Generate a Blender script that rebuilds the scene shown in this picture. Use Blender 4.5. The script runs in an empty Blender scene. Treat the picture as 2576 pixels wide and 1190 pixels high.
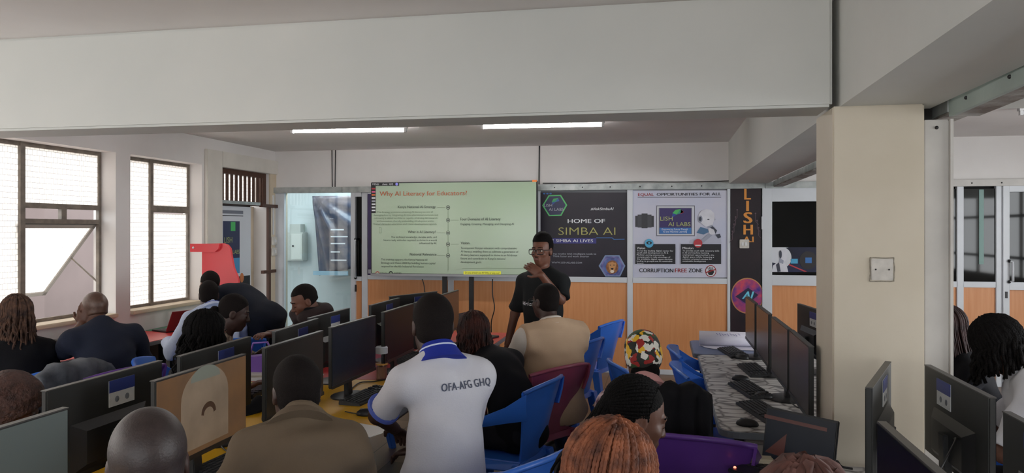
import bpy, bmesh, math, random
import numpy as np
from mathutils import Vector, Matrix
from mathutils.bvhtree import BVHTree
random.seed(7)
rng = np.random.RandomState(11)
scene = bpy.context.scene
COL = scene.collection
PI = math.pi
R = math.radians

# ------------------------------------------------------------------ camera
FPX, CH, HY, VX = 1900.0, 1.75, 577.0, 1660.0      # focal length (px of the 2576 wide frame), eye height, horizon, vanishing point of the room's depth
TH = math.atan((VX - 1288) / FPX)
CT, ST = math.cos(TH), math.sin(TH)
cam = bpy.data.cameras.new('camera')
cam.sensor_fit = 'HORIZONTAL'
cam.sensor_width = 36.0
cam.lens = 36.0 * FPX / 2576
cam.shift_y = (HY - 595.0) / 2576
cam.clip_start = 0.02
cam_o = bpy.data.objects.new('camera', cam)
cam_o.location = (0, 0, CH)
cam_o.rotation_euler = (PI / 2, 0, TH)
COL.objects.link(cam_o)
scene.camera = cam_o

# ------------------------------------------------------------------ world, sun, exposure
scene.view_settings.view_transform = 'Standard'
scene.view_settings.look = 'None'
scene.view_settings.gamma = 1.0
scene.view_settings.use_curve_mapping = False
scene.view_settings.exposure = 0.1
scene.cycles.use_denoising = True
scene.cycles.max_bounces = 12
scene.cycles.diffuse_bounces = 8
scene.cycles.sample_clamp_indirect = 6.0
world = bpy.data.worlds.new('world')
scene.world = world
world.use_nodes = True
wn = world.node_tree
wbg = wn.nodes['Background']
wbg.inputs['Color'].default_value = (0.93, 0.97, 1.0, 1)
wbg.inputs['Strength'].default_value = 4.0
sun = bpy.data.lights.new('sun', 'SUN')
sun.energy = 1.0
sun.angle = R(6)
sun.color = (1.0, 0.95, 0.88)
sun_o = bpy.data.objects.new('sun', sun)
sun_o.rotation_euler = (R(38), R(-12), R(70))
COL.objects.link(sun_o)

def area(name, loc, rot, sx, sy, power, col=(1, 1, 1), spread=180):
    l = bpy.data.lights.new(name, 'AREA')
    l.shape = 'RECTANGLE'
    l.size, l.size_y = sx, sy
    l.energy = power
    l.color = col
    l.spread = R(spread)
    o = bpy.data.objects.new(name, l)
    o.location = loc
    o.rotation_euler = rot
    COL.objects.link(o)
    return o
# daylight through windows of the room that lie outside the frame: the rear wall and the near end of the left wall
area('rear_window_daylight', (-1.2, -3.3, 1.55), (R(90), 0, 0), 7.0, 1.5, 52, (0.97, 0.99, 1.0))
area('near_left_window_daylight', (-5.0, 0.9, 1.7), (0, R(-90), 0), 1.5, 4.2, 34, (1.0, 0.98, 0.96))
area('right_window_daylight', (5.9, 3.5, 1.7), (0, R(90), 0), 1.5, 6.0, 230, (0.95, 0.98, 1.0))
area('back_room_fill', (-4.4, 9.9, 2.6), (0, 0, 0), 0.9, 0.5, 16, (0.86, 0.96, 1.0))  # added fill light that brightens the room behind the glass door

# ------------------------------------------------------------------ pixel <-> place helpers (to read positions off the photograph onto planes of the room)
def ray(px, py):
    u = (px - 1288) / FPX
    return (-ST + u * CT, CT + u * ST, -(py - HY) / FPX)
def onY(px, py, Y):
    d = ray(px, py); t = Y / d[1]
    return (d[0] * t, Y, CH + d[2] * t)
def onX(px, py, X):
    d = ray(px, py); t = X / d[0]
    return (X, d[1] * t, CH + d[2] * t)
def onZ(px, py, z):
    d = ray(px, py); t = (z - CH) / d[2]
    return (d[0] * t, d[1] * t, z)
def atd(px, py, t):
    d = ray(px, py)
    return (d[0] * t, d[1] * t, CH + d[2] * t)

# ------------------------------------------------------------------ materials
MATS = {}
def lin(c):
    return tuple((x / 12.92 if x <= 0.04045 else ((x + 0.055) / 1.055) ** 2.4) for x in (v / 255.0 for v in c))
def mat(name, rgb, rough=0.6, var=0.0, vscale=8.0, bump=0.0, bscale=60.0, spec=0.5, metal=0.0, emit=0.0, rgb2=None, coat=0.0, stretch=None, sheen=0.0):
    """rgb in 0-255 sRGB; var mixes rgb towards rgb2 (or a darker tone) with noise; bump adds a fine relief."""
    if name in MATS: return MATS[name]
    m = bpy.data.materials.new(name); m.use_nodes = True
    nt = m.node_tree; b = nt.nodes['Principled BSDF']
    c = lin(rgb)
    b.inputs['Base Color'].default_value = (*c, 1)
    b.inputs['Roughness'].default_value = rough
    b.inputs['Metallic'].default_value = metal
    b.inputs['Specular IOR Level'].default_value = spec
    b.inputs['Coat Weight'].default_value = coat
    b.inputs['Sheen Weight'].default_value = sheen
    tc = nt.nodes.new('ShaderNodeTexCoord'); co = tc.outputs['Object']
    if stretch:
        mp = nt.nodes.new('ShaderNodeMapping'); mp.inputs['Scale'].default_value = stretch
        nt.links.new(co, mp.inputs['Vector']); co = mp.outputs['Vector']
    if var > 0:
        n = nt.nodes.new('ShaderNodeTexNoise'); n.inputs['Scale'].default_value = vscale; n.inputs['Detail'].default_value = 5
        nt.links.new(co, n.inputs['Vector'])
        r = nt.nodes.new('ShaderNodeValToRGB')
        r.color_ramp.elements[0].position = 0.35; r.color_ramp.elements[1].position = 0.68
        c2 = lin(rgb2) if rgb2 else tuple(x * (1 - var) for x in c)
        r.color_ramp.elements[0].color = (*c, 1)
        r.color_ramp.elements[1].color = (*c2, 1)
        nt.links.new(n.outputs['Fac'], r.inputs['Fac'])
        nt.links.new(r.outputs['Color'], b.inputs['Base Color'])
    if bump > 0:
        n2 = nt.nodes.new('ShaderNodeTexNoise'); n2.inputs['Scale'].default_value = bscale; n2.inputs['Detail'].default_value = 4
        nt.links.new(co, n2.inputs['Vector'])
        bp = nt.nodes.new('ShaderNodeBump'); bp.inputs['Strength'].default_value = bump; bp.inputs['Distance'].default_value = 0.02
        nt.links.new(n2.outputs['Fac'], bp.inputs['Height']); nt.links.new(bp.outputs['Normal'], b.inputs['Normal'])
    if emit > 0:
        b.inputs['Emission Color'].default_value = (*c, 1); b.inputs['Emission Strength'].default_value = emit
    MATS[name] = m
    return m
def nodes_of(m):
    return m.node_tree, m.node_tree.nodes['Principled BSDF']

def frosted(name):
    m = bpy.data.materials.new(name); m.use_nodes = True
    nt = m.node_tree; N = nt.nodes; L = nt.links
    for n in list(N): N.remove(n)
    out = N.new('ShaderNodeOutputMaterial')
    tr = N.new('ShaderNodeBsdfTranslucent'); tp = N.new('ShaderNodeBsdfTransparent'); gl = N.new('ShaderNodeBsdfGlossy')
    gl.inputs['Roughness'].default_value = 0.35
    tc = N.new('ShaderNodeTexCoord'); mp = N.new('ShaderNodeMapping')
    mp.inputs['Rotation'].default_value = (0, R(-90), R(-90))
    br = N.new('ShaderNodeTexBrick'); br.inputs['Scale'].default_value = 9
    br.inputs['Mortar Size'].default_value = 0.018; br.inputs['Mortar Smooth'].default_value = 0.3
    br.inputs['Color1'].default_value = br.inputs['Color2'].default_value = (0.95, 0.90, 0.85, 1)
    br.inputs['Mortar'].default_value = (0.33, 0.32, 0.31, 1)
    br.inputs['Brick Width'].default_value = 0.45; br.inputs['Row Height'].default_value = 0.42
    L.new(tc.outputs['Object'], mp.inputs['Vector']); L.new(mp.outputs['Vector'], br.inputs['Vector'])
    L.new(br.outputs['Color'], tr.inputs['Color'])
    m1 = N.new('ShaderNodeMixShader'); m1.inputs['Fac'].default_value = 0.12
    m2 = N.new('ShaderNodeMixShader'); m2.inputs['Fac'].default_value = 0.04
    L.new(tr.outputs[0], m1.inputs[1]); L.new(tp.outputs[0], m1.inputs[2])
    L.new(m1.outputs[0], m2.inputs[1]); L.new(gl.outputs[0], m2.inputs[2]); L.new(m2.outputs[0], out.inputs['Surface'])
    MATS[name] = m
    return m
def clear_glass(name, tint, gloss=0.08):
    m = bpy.data.materials.new(name); m.use_nodes = True
    nt = m.node_tree; N = nt.nodes; L = nt.links
    for n in list(N): N.remove(n)
    out = N.new('ShaderNodeOutputMaterial'); tp = N.new('ShaderNodeBsdfTransparent'); gl = N.new('ShaderNodeBsdfGlossy')
    tp.inputs['Color'].default_value = (*tint, 1); gl.inputs['Roughness'].default_value = 0.03
    mx = N.new('ShaderNodeMixShader'); mx.inputs['Fac'].default_value = gloss
    L.new(tp.outputs[0], mx.inputs[1]); L.new(gl.outputs[0], mx.inputs[2]); L.new(mx.outputs[0], out.inputs['Surface'])
    MATS[name] = m
    return m

# ------------------------------------------------------------------ mesh helpers
class MB:
    """collects boxes, tubes, prisms ... and builds ONE mesh object"""
    def __init__(s): s.v = []; s.f = []
    def add(s, verts, faces):
        o = len(s.v); s.v += [tuple(p) for p in verts]; s.f += [tuple(i + o for i in f) for f in faces]; return s
    def box(s, x0, y0, z0, x1, y1, z1):
        x0, x1 = min(x0, x1), max(x0, x1); y0, y1 = min(y0, y1), max(y0, y1); z0, z1 = min(z0, z1), max(z0, z1)
        return s.add([(x0,y0,z0),(x1,y0,z0),(x1,y1,z0),(x0,y1,z0),(x0,y0,z1),(x1,y0,z1),(x1,y1,z1),(x0,y1,z1)],
                     [(0,3,2,1),(4,5,6,7),(0,1,5,4),(1,2,6,5),(2,3,7,6),(3,0,4,7)])
    def hexa(s, b, t):
        """bottom quad b and top quad t, both counter-clockwise seen from above"""
        return s.add(list(b) + list(t), [(0,3,2,1),(4,5,6,7),(0,1,5,4),(1,2,6,5),(2,3,7,6),(3,0,4,7)])
    def tube(s, pts, r, n=8, r2=None, cap=True):
        pts = [Vector(p) for p in pts]; m = len(pts); vs = []; fs = []
        up = Vector((0, 0, 1)); prev = None
        for i, p in enumerate(pts):
            d = (pts[min(i + 1, m - 1)] - pts[max(i - 1, 0)])
            if d.length < 1e-9: d = Vector((0, 0, 1))
            d.normalize()
            if prev is None:
                a = d.cross(up)
                if a.length < 1e-3: a = d.cross(Vector((1, 0, 0)))
            else:
                a = prev - d * prev.dot(d)
                if a.length < 1e-4: a = d.cross(up)
            a.normalize(); prev = a; b = d.cross(a)
            rr = r if r2 is None else r + (r2 - r) * i / max(m - 1, 1)
            if callable(r): rr = r(i / max(m - 1, 1))
            for k in range(n):
                an = 2 * PI * k / n
                vs.append(p + (a * math.cos(an) + b * math.sin(an)) * rr)
        for i in range(m - 1):
            for k in range(n):
                k2 = (k + 1) % n
                fs.append((i*n + k, i*n + k2, (i+1)*n + k2, (i+1)*n + k))
        if cap:
            fs.append(tuple(range(n))); fs.append(tuple((m-1)*n + k for k in reversed(range(n))))
        return s.add(vs, fs)
    def lathe(s, prof, n=16, c=(0, 0, 0), M=None, sx=1.0, sy=1.0):
        vs = []; fs = []; m = len(prof)
        for r_, z in prof:
            for k in range(n):
                a = 2 * PI * k / n
                p = Vector((r_ * math.cos(a) * sx, r_ * math.sin(a) * sy, z))
                if M is not None: p = M @ p
                vs.append((p.x + c[0], p.y + c[1], p.z + c[2]))
        for i in range(m - 1):
            for k in range(n):
                k2 = (k + 1) % n
                fs.append((i*n + k, i*n + k2, (i+1)*n + k2, (i+1)*n + k))
        fs.append(tuple(reversed(range(n)))); fs.append(tuple((m-1)*n + k for k in range(n)))
        return s.add(vs, fs)
    def ball(s, c, r, n=12, m=8, M=None):
        r = r if hasattr(r, '__len__') else (r, r, r)
        vs = []; fs = []
        for i in range(m + 1):
            th = PI * i / m
            for k in range(n):
                a = 2 * PI * k / n
                p = Vector((r[0]*math.sin(th)*math.cos(a), r[1]*math.sin(th)*math.sin(a), r[2]*math.cos(th)))
                if M is not None: p = M @ p
                vs.append(p + Vector(c))
        for i in range(m):
            for k in range(n):
                k2 = (k + 1) % n
                fs.append((i*n + k, (i+1)*n + k, (i+1)*n + k2, i*n + k2))
        return s.add(vs, fs)
    def prism(s, outline, y0, y1):
        """outline [(x, z)] counter-clockwise seen from -Y, extruded from y0 (front) to y1 (back)"""
        n = len(outline)
        vs = [(x, y0, z) for x, z in outline] + [(x, y1, z) for x, z in outline]
        fs = [tuple(range(n)), tuple(reversed(range(n, 2*n)))]
        for i in range(n):
            j = (i + 1) % n; fs.append((j, i, n + i, n + j))
        return s.add(vs, fs)
    def slab(s, outline, z0, z1):
        n = len(outline)
        vs = [(x, y, z0) for x, y in outline] + [(x, y, z1) for x, y in outline]
        fs = [tuple(reversed(range(n))), tuple(range(n, 2*n))]
        for i in range(n):
            j = (i + 1) % n; fs.append((i, j, n + j, n + i))
        return s.add(vs, fs)
    def sheet(s, grid, th):
        """grid[i][j] of points -> a thick sheet (thickness th, centred)"""
        g = [[Vector(p) for p in row] for row in grid]; a, b = len(g), len(g[0])
        nr = [[None]*b for _ in range(a)]
        for i in range(a):
            for j in range(b):
                du = g[min(i+1, a-1)][j] - g[max(i-1, 0)][j]; dv = g[i][min(j+1, b-1)] - g[i][max(j-1, 0)]
                n_ = du.cross(dv)
                nr[i][j] = n_.normalized() if n_.length > 1e-9 else Vector((0, 0, 1))
        vs = []
        for sg in (1, -1):
            for i in range(a):
                for j in range(b): vs.append(g[i][j] + nr[i][j] * th * 0.5 * sg)
        o = a * b; fs = []
        for i in range(a - 1):
            for j in range(b - 1):
                fs.append((i*b+j, (i+1)*b+j, (i+1)*b+j+1, i*b+j+1)); fs.append((o+i*b+j, o+i*b+j+1, o+(i+1)*b+j+1, o+(i+1)*b+j))
        for i in range(a - 1):
            fs.append((i*b, o+i*b, o+(i+1)*b, (i+1)*b)); e = b - 1
            fs.append((i*b+e, (i+1)*b+e, o+(i+1)*b+e, o+i*b+e))
        for j in range(b - 1):
            fs.append((j, j+1, o+j+1, o+j)); e = (a-1)*b
            fs.append((e+j, o+e+j, o+e+j+1, e+j+1))
        return s.add(vs, fs)
    def mesh(s, name, smooth=False, bevel=0.0):
        me = bpy.data.meshes.new(name); me.from_pydata(s.v, [], s.f)
        if bevel > 0:
            bm = bmesh.new(); bm.from_mesh(me)
            bmesh.ops.bevel(bm, geom=[e for e in bm.edges if e.is_manifold and e.calc_face_angle(0) > 0.5], offset=bevel, segments=2, affect='EDGES', clamp_overlap=True)
            bm.to_mesh(me); bm.free()
        if smooth:
            me.polygons.foreach_set('use_smooth', [True] * len(me.polygons))
            if smooth == 'auto':
                try: me.set_sharp_from_angle(angle=R(38))
                except Exception: pass
        me.update(); return me
    def build(s, name, m, parent=None, smooth=False, bevel=0.0):
        me = s.mesh(name, smooth, bevel)
        return link(name, me, m, parent)
def link(name, me, m, parent=None):
    o = bpy.data.objects.new(name, me)
    if m is not None and len(me.materials) == 0: me.materials.append(m)
    COL.objects.link(o)
    if parent is not None: o.parent = parent
    return o
def tag(o, label=None, cat=None, group=None, kind=None):
    if label: o['label'] = label
    if cat: o['category'] = cat
    if group: o['group'] = group
    if kind: o['kind'] = kind
    return o
def empty(name, loc=(0, 0, 0), rz=0.0):
    o = bpy.data.objects.new(name, None); o.location = loc; o.rotation_euler = (0, 0, rz); o.empty_display_size = 0.1
    COL.objects.link(o); return o
def copy_tree(o, parent=None):
    c = o.copy(); COL.objects.link(c); c.parent = parent
    for ch in list(o.children): copy_tree(ch, c)
    return c
def children_box(name, m, parent, *b, bevel=0.0):
    return MB().box(*b).build(name, m, parent, bevel=bevel)

# ------------------------------------------------------------------ lettering: text as thin flat mesh, fitted into a rectangle of a wall plane
def text_mesh(s, bold=0.0, shear=0.0, space=1.0):
    cu = bpy.data.curves.new('lettering', 'FONT'); cu.body = s; cu.resolution_u = 3 if len(s) < 24 else 2; cu.offset = min(bold, 0); cu.shear = shear; cu.space_character = space
    cu.fill_mode = 'FRONT'
    o = bpy.data.objects.new('lettering', cu)
    me = bpy.data.meshes.new_from_object(o)
    bpy.data.objects.remove(o); bpy.data.curves.remove(cu)
    n = len(me.vertices); co = np.zeros(n * 3); me.vertices.foreach_get('co', co); co = co.reshape(-1, 3)
    fs = [tuple(p.vertices) for p in me.polygons]
    bpy.data.meshes.remove(me)
    co[:, 2] = 0
    if bold > 0:                                           # heavier face: two shifted copies, one a hair in front
        a = co.copy(); b_ = co.copy(); a[:, 0] -= bold*.7; b_[:, 0] += bold*.7; b_[:, 2] = .0006; n = len(co)
        co = np.concatenate([a, b_]); fs = fs + [tuple(i + n for i in f) for f in fs]
    return co, fs
def wall_text(s, px0, ytop, px1, ybase, Y, m, parent, name='lettering', bold=0.0, shear=0.0, space=1.0, dy=0.0, origin=None):
    """letters standing in the plane at depth Y, cap height between the two image rows, width between the two image columns"""
    co, fs = text_mesh(s, bold, shear, space)
    if len(co) == 0: return None
    x0, _, zt = onY(px0, ytop, Y); x1, _, _ = onY(px1, ytop, Y); zb = onY((px0 + px1) / 2, ybase, Y)[2]; zt = onY((px0 + px1) / 2, ytop, Y)[2]
    a, b = co[:, 0].min(), co[:, 0].max()
    X = x0 + (co[:, 0] - a) / max(b - a, 1e-6) * (x1 - x0)
    Z = zb + co[:, 1] / 0.69 * (zt - zb)
    o0 = parent.location if parent is not None else Vector((0, 0, 0))
    me = bpy.data.meshes.new(name)
    me.from_pydata([(x - o0.x, Y + dy - o0.y - d, z - o0.z) for x, z, d in zip(X, Z, co[:, 2])], [], fs); me.update()
    return link(name, me, m, parent)
def wall_shape(outline, Y, th, m, parent, name):
    """flat piece cut to an outline given in image columns and rows, lying in the plane at depth Y"""
    pts = [onY(px, py, Y) for px, py in outline]
    o0 = parent.location if parent is not None else Vector((0, 0, 0))
    o2 = [(p[0] - o0.x, p[2] - o0.z) for p in pts]
    ar = sum(o2[i][0]*o2[(i+1) % len(o2)][1] - o2[(i+1) % len(o2)][0]*o2[i][1] for i in range(len(o2)))
    if ar < 0: o2.reverse()
    return MB().prism(o2, Y - o0.y, Y + th - o0.y).build(name, m, parent)
def ngon(cx, cy, rx, ry, n=24, a0=0.0, a1=2 * PI):
    k = n if abs(a1 - a0 - 2*PI) < 1e-6 else n + 1
    return [(cx + rx * math.cos(a0 + (a1 - a0) * i / n), cy - ry * math.sin(a0 + (a1 - a0) * i / n)) for i in range(k)]
def rect(x0, y0, x1, y1): return [(x0, y0), (x1, y0), (x1, y1), (x0, y1)]
# ------------------------------------------------------------------ the room: X right, Y into the room, Z up; camera at the origin
YW = 9.30          # face of the back wall
XL = -5.05         # face of the left wall
XR = 6.0
YB = -3.5
CEIL = 2.79
WALLC = (205, 201, 198)
m_wall = mat('white_paint', (222, 219, 217), 0.75, 0.10, 1.6, 0.05, 14, rgb2=(213, 209, 206))
m_cream = mat('cream_paint', (203, 194, 177), 0.6, 0.35, 2.2, 0.06, 20, rgb2=(193, 183, 164))
m_jamb = mat('cream_wall_paint', (214, 200, 178), 0.65, 0.3, 2.0, 0.05, 15, rgb2=(200, 184, 160))
m_ceil = mat('ceiling_paint', (229, 225, 223), 0.8, 0.12, 1.2, 0.04, 10, rgb2=(220, 216, 213))
m_beam = mat('beam_paint', (207, 207, 202), 0.7, 0.15, 0.9, 0.07, 9, rgb2=(196, 198, 194))
m_alu = mat('white_aluminium', (205, 209, 214), 0.38, 0.05, 6, spec=0.5)
m_rail = mat('galvanised_rail', (176, 180, 178), 0.42, 0.3, 9, 0.08, 40, metal=0.35, rgb2=(140, 146, 144))
m_steel = mat('bronze_steel_frame', (104, 95, 86), 0.5, 0.25, 14, 0.1, 70, rgb2=(128, 118, 106))
m_brown = mat('dark_brown_timber', (78, 46, 30), 0.55, 0.3, 18, 0.1, 60, stretch=(1, 1, 0.15))
m_rust = mat('rusted_channel', (104, 92, 84), 0.8, 1.0, 5, 0.3, 30, rgb2=(176, 176, 172))
m_greenboard = mat('pale_green_strip', (160, 172, 166), 0.6, 0.2, 4, 0.05, 30)
m_frost = frosted('patterned_frosted_glass')
m_dark_glass = mat('dark_glass', (10, 12, 12), 0.04, spec=0.22)
m_black = mat('black_plastic', (22, 22, 24), 0.45, 0.2, 30)

# floor: brown grey vinyl
m_floor = mat('vinyl_floor', (120, 104, 90), 0.42, 0.9, 2.2, 0.04, 40, rgb2=(96, 86, 78), stretch=(1.0, 0.35, 1))
nt, b = nodes_of(m_floor)
tc = nt.nodes.new('ShaderNodeTexCoord'); mp = nt.nodes.new('ShaderNodeMapping'); mp.inputs['Rotation'].default_value = (0, 0, R(90))
br = nt.nodes.new('ShaderNodeTexBrick'); br.inputs['Scale'].default_value = 1.0
br.inputs['Brick Width'].default_value = 1.2; br.inputs['Row Height'].default_value = 0.2; br.inputs['Mortar Size'].default_value = 0.004
br.inputs['Color1'].default_value = (*lin((128, 110, 94)), 1); br.inputs['Color2'].default_value = (*lin((84, 77, 72)), 1); br.inputs['Mortar'].default_value = (*lin((58, 52, 48)), 1)
nt.links.new(tc.outputs['Object'], mp.inputs['Vector']); nt.links.new(mp.outputs['Vector'], br.inputs['Vector']); nt.links.new(br.outputs['Color'], b.inputs['Base Color'])
tag(MB().box(XL - 0.3, YB - 0.2, -0.1, XR + 0.2, YW + 1.6, 0.0).build('floor', m_floor), 'brown grey vinyl floor of the classroom', 'floor', kind='structure')
tag(MB().box(XL - 0.3, YB - 0.2, CEIL, XR + 0.2, YW + 1.6, CEIL + 0.12).build('ceiling', m_ceil), 'off white plastered ceiling', 'ceiling', kind='structure')

# left wall with two window openings in view (and one further towards the viewer), and the door opening
W1 = (3.55, 6.29, 0.95, 2.48); W2 = (6.49, 7.66, 0.95, 2.48); D1 = (8.0, 9.14, 0.0, 2.48)
W0 = (-1.0, 3.2, 0.95, 2.48)
mb = MB(); XO = XL - 0.24
ys = [YB, W0[0], W0[1], W1[0], W1[1], W2[0], W2[1], D1[0], D1[1], YW + 0.12]
for i in range(0, len(ys), 2): mb.box(XO, ys[i], 0, XL, ys[i+1], CEIL)
for w in (W0, W1, W2):
    mb.box(XO, w[0], 0, XL, w[1], w[2]); mb.box(XO, w[0], w[3], XL, w[1], CEIL)
mb.box(XO, D1[0], D1[3], XL, D1[1], CEIL)
tag(mb.build('wall_left', m_wall), 'white plastered wall with the windows, left', 'wall', kind='structure')
# back wall: plaster above the partition
tag(MB().box(-5.3, YW, 2.24, XR + 0.2, YW + 0.12, CEIL).build('wall_back', m_wall), 'white plastered wall strip above the partition', 'wall', kind='structure')
tag(MB().box(-5.05, YW - 0.02, 0, -4.93, YW + 0.12, 2.24).build('wall_corner', m_jamb), 'narrow cream wall between side door and glass door', 'wall', kind='structure')
mb = MB()
for a, b_, c, d in ((YB, YW + 0.12, 0, 0.95), (YB, YW + 0.12, 2.48, CEIL), (YB, 0.4, 0.95, 2.48), (6.6, YW + 0.12, 0.95, 2.48)): mb.box(XR, a, c, XR + 0.2, b_, d)
tag(mb.build('wall_right', m_wall), 'white wall with a long window, out to the right', 'wall', kind='structure')
mb = MB()
for a, b_, c, d in ((XL, XR, 0, 0.8), (XL, XR, 2.32, CEIL), (XL, -4.75, 0.8, 2.32), (2.35, XR, 0.8, 2.32)): mb.box(a, YB - 0.2, c, b_, YB, d)
tag(mb.build('wall_rear', m_wall), 'white wall with a wide window behind the viewer', 'wall', kind='structure')

# concrete frame: transverse beam over the near column, longitudinal beam through the column
CX0, CX1, CY0, CY1, BZ = 0.742, 1.112, 3.512, 3.87, 2.288
bm_ = MB().box(XL, CY0, BZ, CX0, 3.80, CEIL)
tag(bm_.build('beam_front', m_beam, bevel=0.012), 'wide white plastered ceiling beam crossing the near room', 'beam', kind='structure')
mb = MB().hexa([(CX0, YB, BZ), (CX1, YB, BZ), (1.235, YW, BZ), (0.80, YW, BZ)], [(CX0, YB, CEIL), (CX1, YB, CEIL), (1.235, YW, CEIL), (0.80, YW, CEIL)])
tag(mb.build('beam_side', m_beam), 'white longitudinal beam running from column to back wall', 'beam', kind='structure')
tag(MB().box(CX1, CY0 + 0.02, BZ + 0.02, XR, CY1, CEIL).build('beam_right', m_beam), 'white ceiling beam continuing right of the column', 'beam', kind='structure')
col_o = MB().box(CX0, CY0, 0, CX1, CY1, BZ).build('column', m_cream, bevel=0.006)
tag(col_o, 'square cream painted column standing in the room', 'column', kind='structure')
# socket box left open in the column's face
bx0 = onY(2188, 648, CY0); bx1 = onY(2249, 708, CY0)
so = empty('blank_socket', ((bx0[0]+bx1[0])/2, CY0, (bx0[2]+bx1[2])/2))
tag(so, 'square white blanking plate set into the cream column', 'socket plate')
hw, hz = (bx1[0]-bx0[0])/2, (bx0[2]-bx1[2])/2
m_plate = mat('plate_white', (205, 200, 192), 0.5, 0.25, 20)
MB().box(-hw+.004, -0.008, -hz+.004, hw-.004, 0.0, hz-.004).build('plate', m_plate, so, bevel=0.003)
fr = MB(); rg = [(-hw, -hz), (hw, -hz), (hw, hz), (-hw, hz)]
for i in range(4):
    x0, z0 = rg[i]; x1, z1 = rg[(i+1) % 4]
    fr.tube([(x0 + (x1-x0)*k/6 + random.uniform(-.002, .002), -0.002, z0 + (z1-z0)*k/6 + random.uniform(-.002, .002)) for k in range(7)], 0.0022, 5)
fr.build('broken_plaster_edge', mat('raw_plaster', (158, 150, 136), 0.9, 0.4, 60), so)
for sx in (-1, 1): MB().ball((sx * hw * .55, -0.009, 0), 0.0035).build('screw', m_black, so)

# leftover post and track of a removed partition right of the column
m_post = mat('grey_white_post', (198, 195, 190), 0.5, 0.15, 5, 0.04, 30)
po = empty('partition_post', (1.175, 3.58, 0)); tag(po, 'grey white flat post fixed against the right side of the column', 'post', kind='structure')
MB().box(-0.05, -0.02, 0, 0.05, 0.05, 2.225).build('post_face', m_post, po, bevel=0.004)
MB().box(0.05, -0.035, 0, 0.062, 0.05, 2.225).build('post_lip', m_post, po)
MB().ball((0.0, -0.021, 2.19), 0.008).build('screw', m_black, po)
tag(MB().box(1.115, 3.66, 2.18, 1.19, 3.86, 2.30).build('trim_gap_shade', mat('gap_shade', (24, 22, 20), 0.9)), 'dark block painted as the shade in the gap between column and track', 'trim', kind='structure')  # solid dark block, its colour stands in for the shade in the gap
tr_ = empty('ceiling_track', (0, 0, 0)); tag(tr_, 'stained metal track hanging beside the longitudinal beam', 'track', kind='structure')
p0 = Vector((1.30, 9.2, 2.27)); p1 = Vector((1.22, 3.55, 2.27)); p2 = Vector((1.13, 1.4, 2.27))
def along(a, b_, w0, w1, z0, z1):
    return MB().hexa([(b_.x+w0, b_.y, z0), (b_.x+w1, b_.y, z0), (a.x+w1, a.y, z0), (a.x+w0, a.y, z0)], [(b_.x+w0, b_.y, z1), (b_.x+w1, b_.y, z1), (a.x+w1, a.y, z1), (a.x+w0, a.y, z1)])
along(p0, p1, 0.0, 0.10, 2.245, 2.285).build('channel', m_rust, tr_)
along(p1, p2, 0.02, 0.12, 2.235, 2.265).build('channel', m_rust, tr_)
along(p1, p2, 0.0, 0.02, 2.235, 2.325).build('flange', m_greenboard, tr_)
along(p0, p1, -0.006, 0.0, 2.255, 2.31).build('flange', m_rail, tr_)
for k in range(7):
    q = p1.lerp(p0, (k + 0.5) / 7); MB().tube([(q.x, q.y, 2.28), (q.x, q.y, 2.36)], 0.003, 5).build('hanger', m_black, tr_)
for k in range(5):
    q = p2.lerp(p1, (k + 0.5) / 5); MB().ball((q.x - 0.001, q.y, 2.28), 0.008).build('screw', m_black, tr_)

# fluorescent battens
m_tube = mat('lit_tube', (255, 252, 250), 0.5, emit=58.0); m_tube_off = mat('unlit_tube', (190, 190, 192), 0.4)
m_batten = mat('batten_white', (210, 210, 210), 0.5)
def batten(a, b_, label, lit=True):
    a = Vector(a); b_ = Vector(b_); c = (a + b_) / 2; L = (b_ - a).length
    e = empty('ceiling_light', (c.x, c.y, CEIL), math.atan2(b_.y - a.y, b_.x - a.x)); tag(e, label, 'ceiling light', 'fluorescent ceiling lights')
    MB().box(-L/2, -0.03, -0.03, L/2, 0.03, 0).build('batten', m_batten, e)
    MB().tube([(-L/2 + .02, 0, -0.048), (L/2 - .02, 0, -0.048)], 0.017, 10).build('tube', m_tube if lit else m_tube_off, e, smooth='auto')
    for s_ in (-1, 1): MB().box(s_*(L/2 - .02) - .012, -0.018, -0.068, s_*(L/2 - .02) + .012, 0.018, -0.03).build('end_cap', m_batten, e)
batten(onZ(730, 332, 2.735), onZ(1025, 329, 2.735), 'lit fluorescent tube on the ceiling, the left one of the two')
batten(onZ(1208, 320, 2.74), onZ(1522, 314, 2.74), 'lit fluorescent tube on the ceiling, nearer the long beam')
batten((3.0, 7.15, 2.74), (4.1, 7.1, 2.74), 'unlit fluorescent tube on the ceiling right of the column', False)

# ------------------------------------------------------------------ windows in the left wall
XG = XL - 0.17
def bar(mb, y0, y1, z0, z1, x=XG, d=0.03): return mb.box(x - d/2, y0, z0, x + d/2, y1, z1)
def window(name, w, label, vert, horz, panes, sill=True):
    e = empty(name, (0, 0, 0)); tag(e, label, 'window', kind='structure')
    y0, y1, z0, z1 = w; t = 0.035
    for nm, a in (('frame_bar', (y0, y0+t, z0, z1)), ('frame_bar', (y1-t, y1, z0, z1)), ('frame_bar', (y0+t, y1-t, z0, z0+t)), ('frame_bar', (y0+t, y1-t, z1-t, z1))):
        bar(MB(), *a).build(nm, m_steel, e)
    for a in vert: bar(MB(), *a, d=0.05).build('mullion', m_steel, e)
    for i_, a in enumerate(horz): bar(MB(), *a, d=0.045 - .004*i_).build('transom', m_steel, e)
    for a in panes: bar(MB(), *a, d=0.006).build('pane', m_frost, e)
    if sill: MB().box(XO - 0.03, y0 + .002, z0 - 0.03, XL + 0.035, y1 - .002, z0 + .006).build('sill', m_jamb, e, bevel=0.006)
    return e
ym = 5.38   # mullion of the large window
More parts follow.
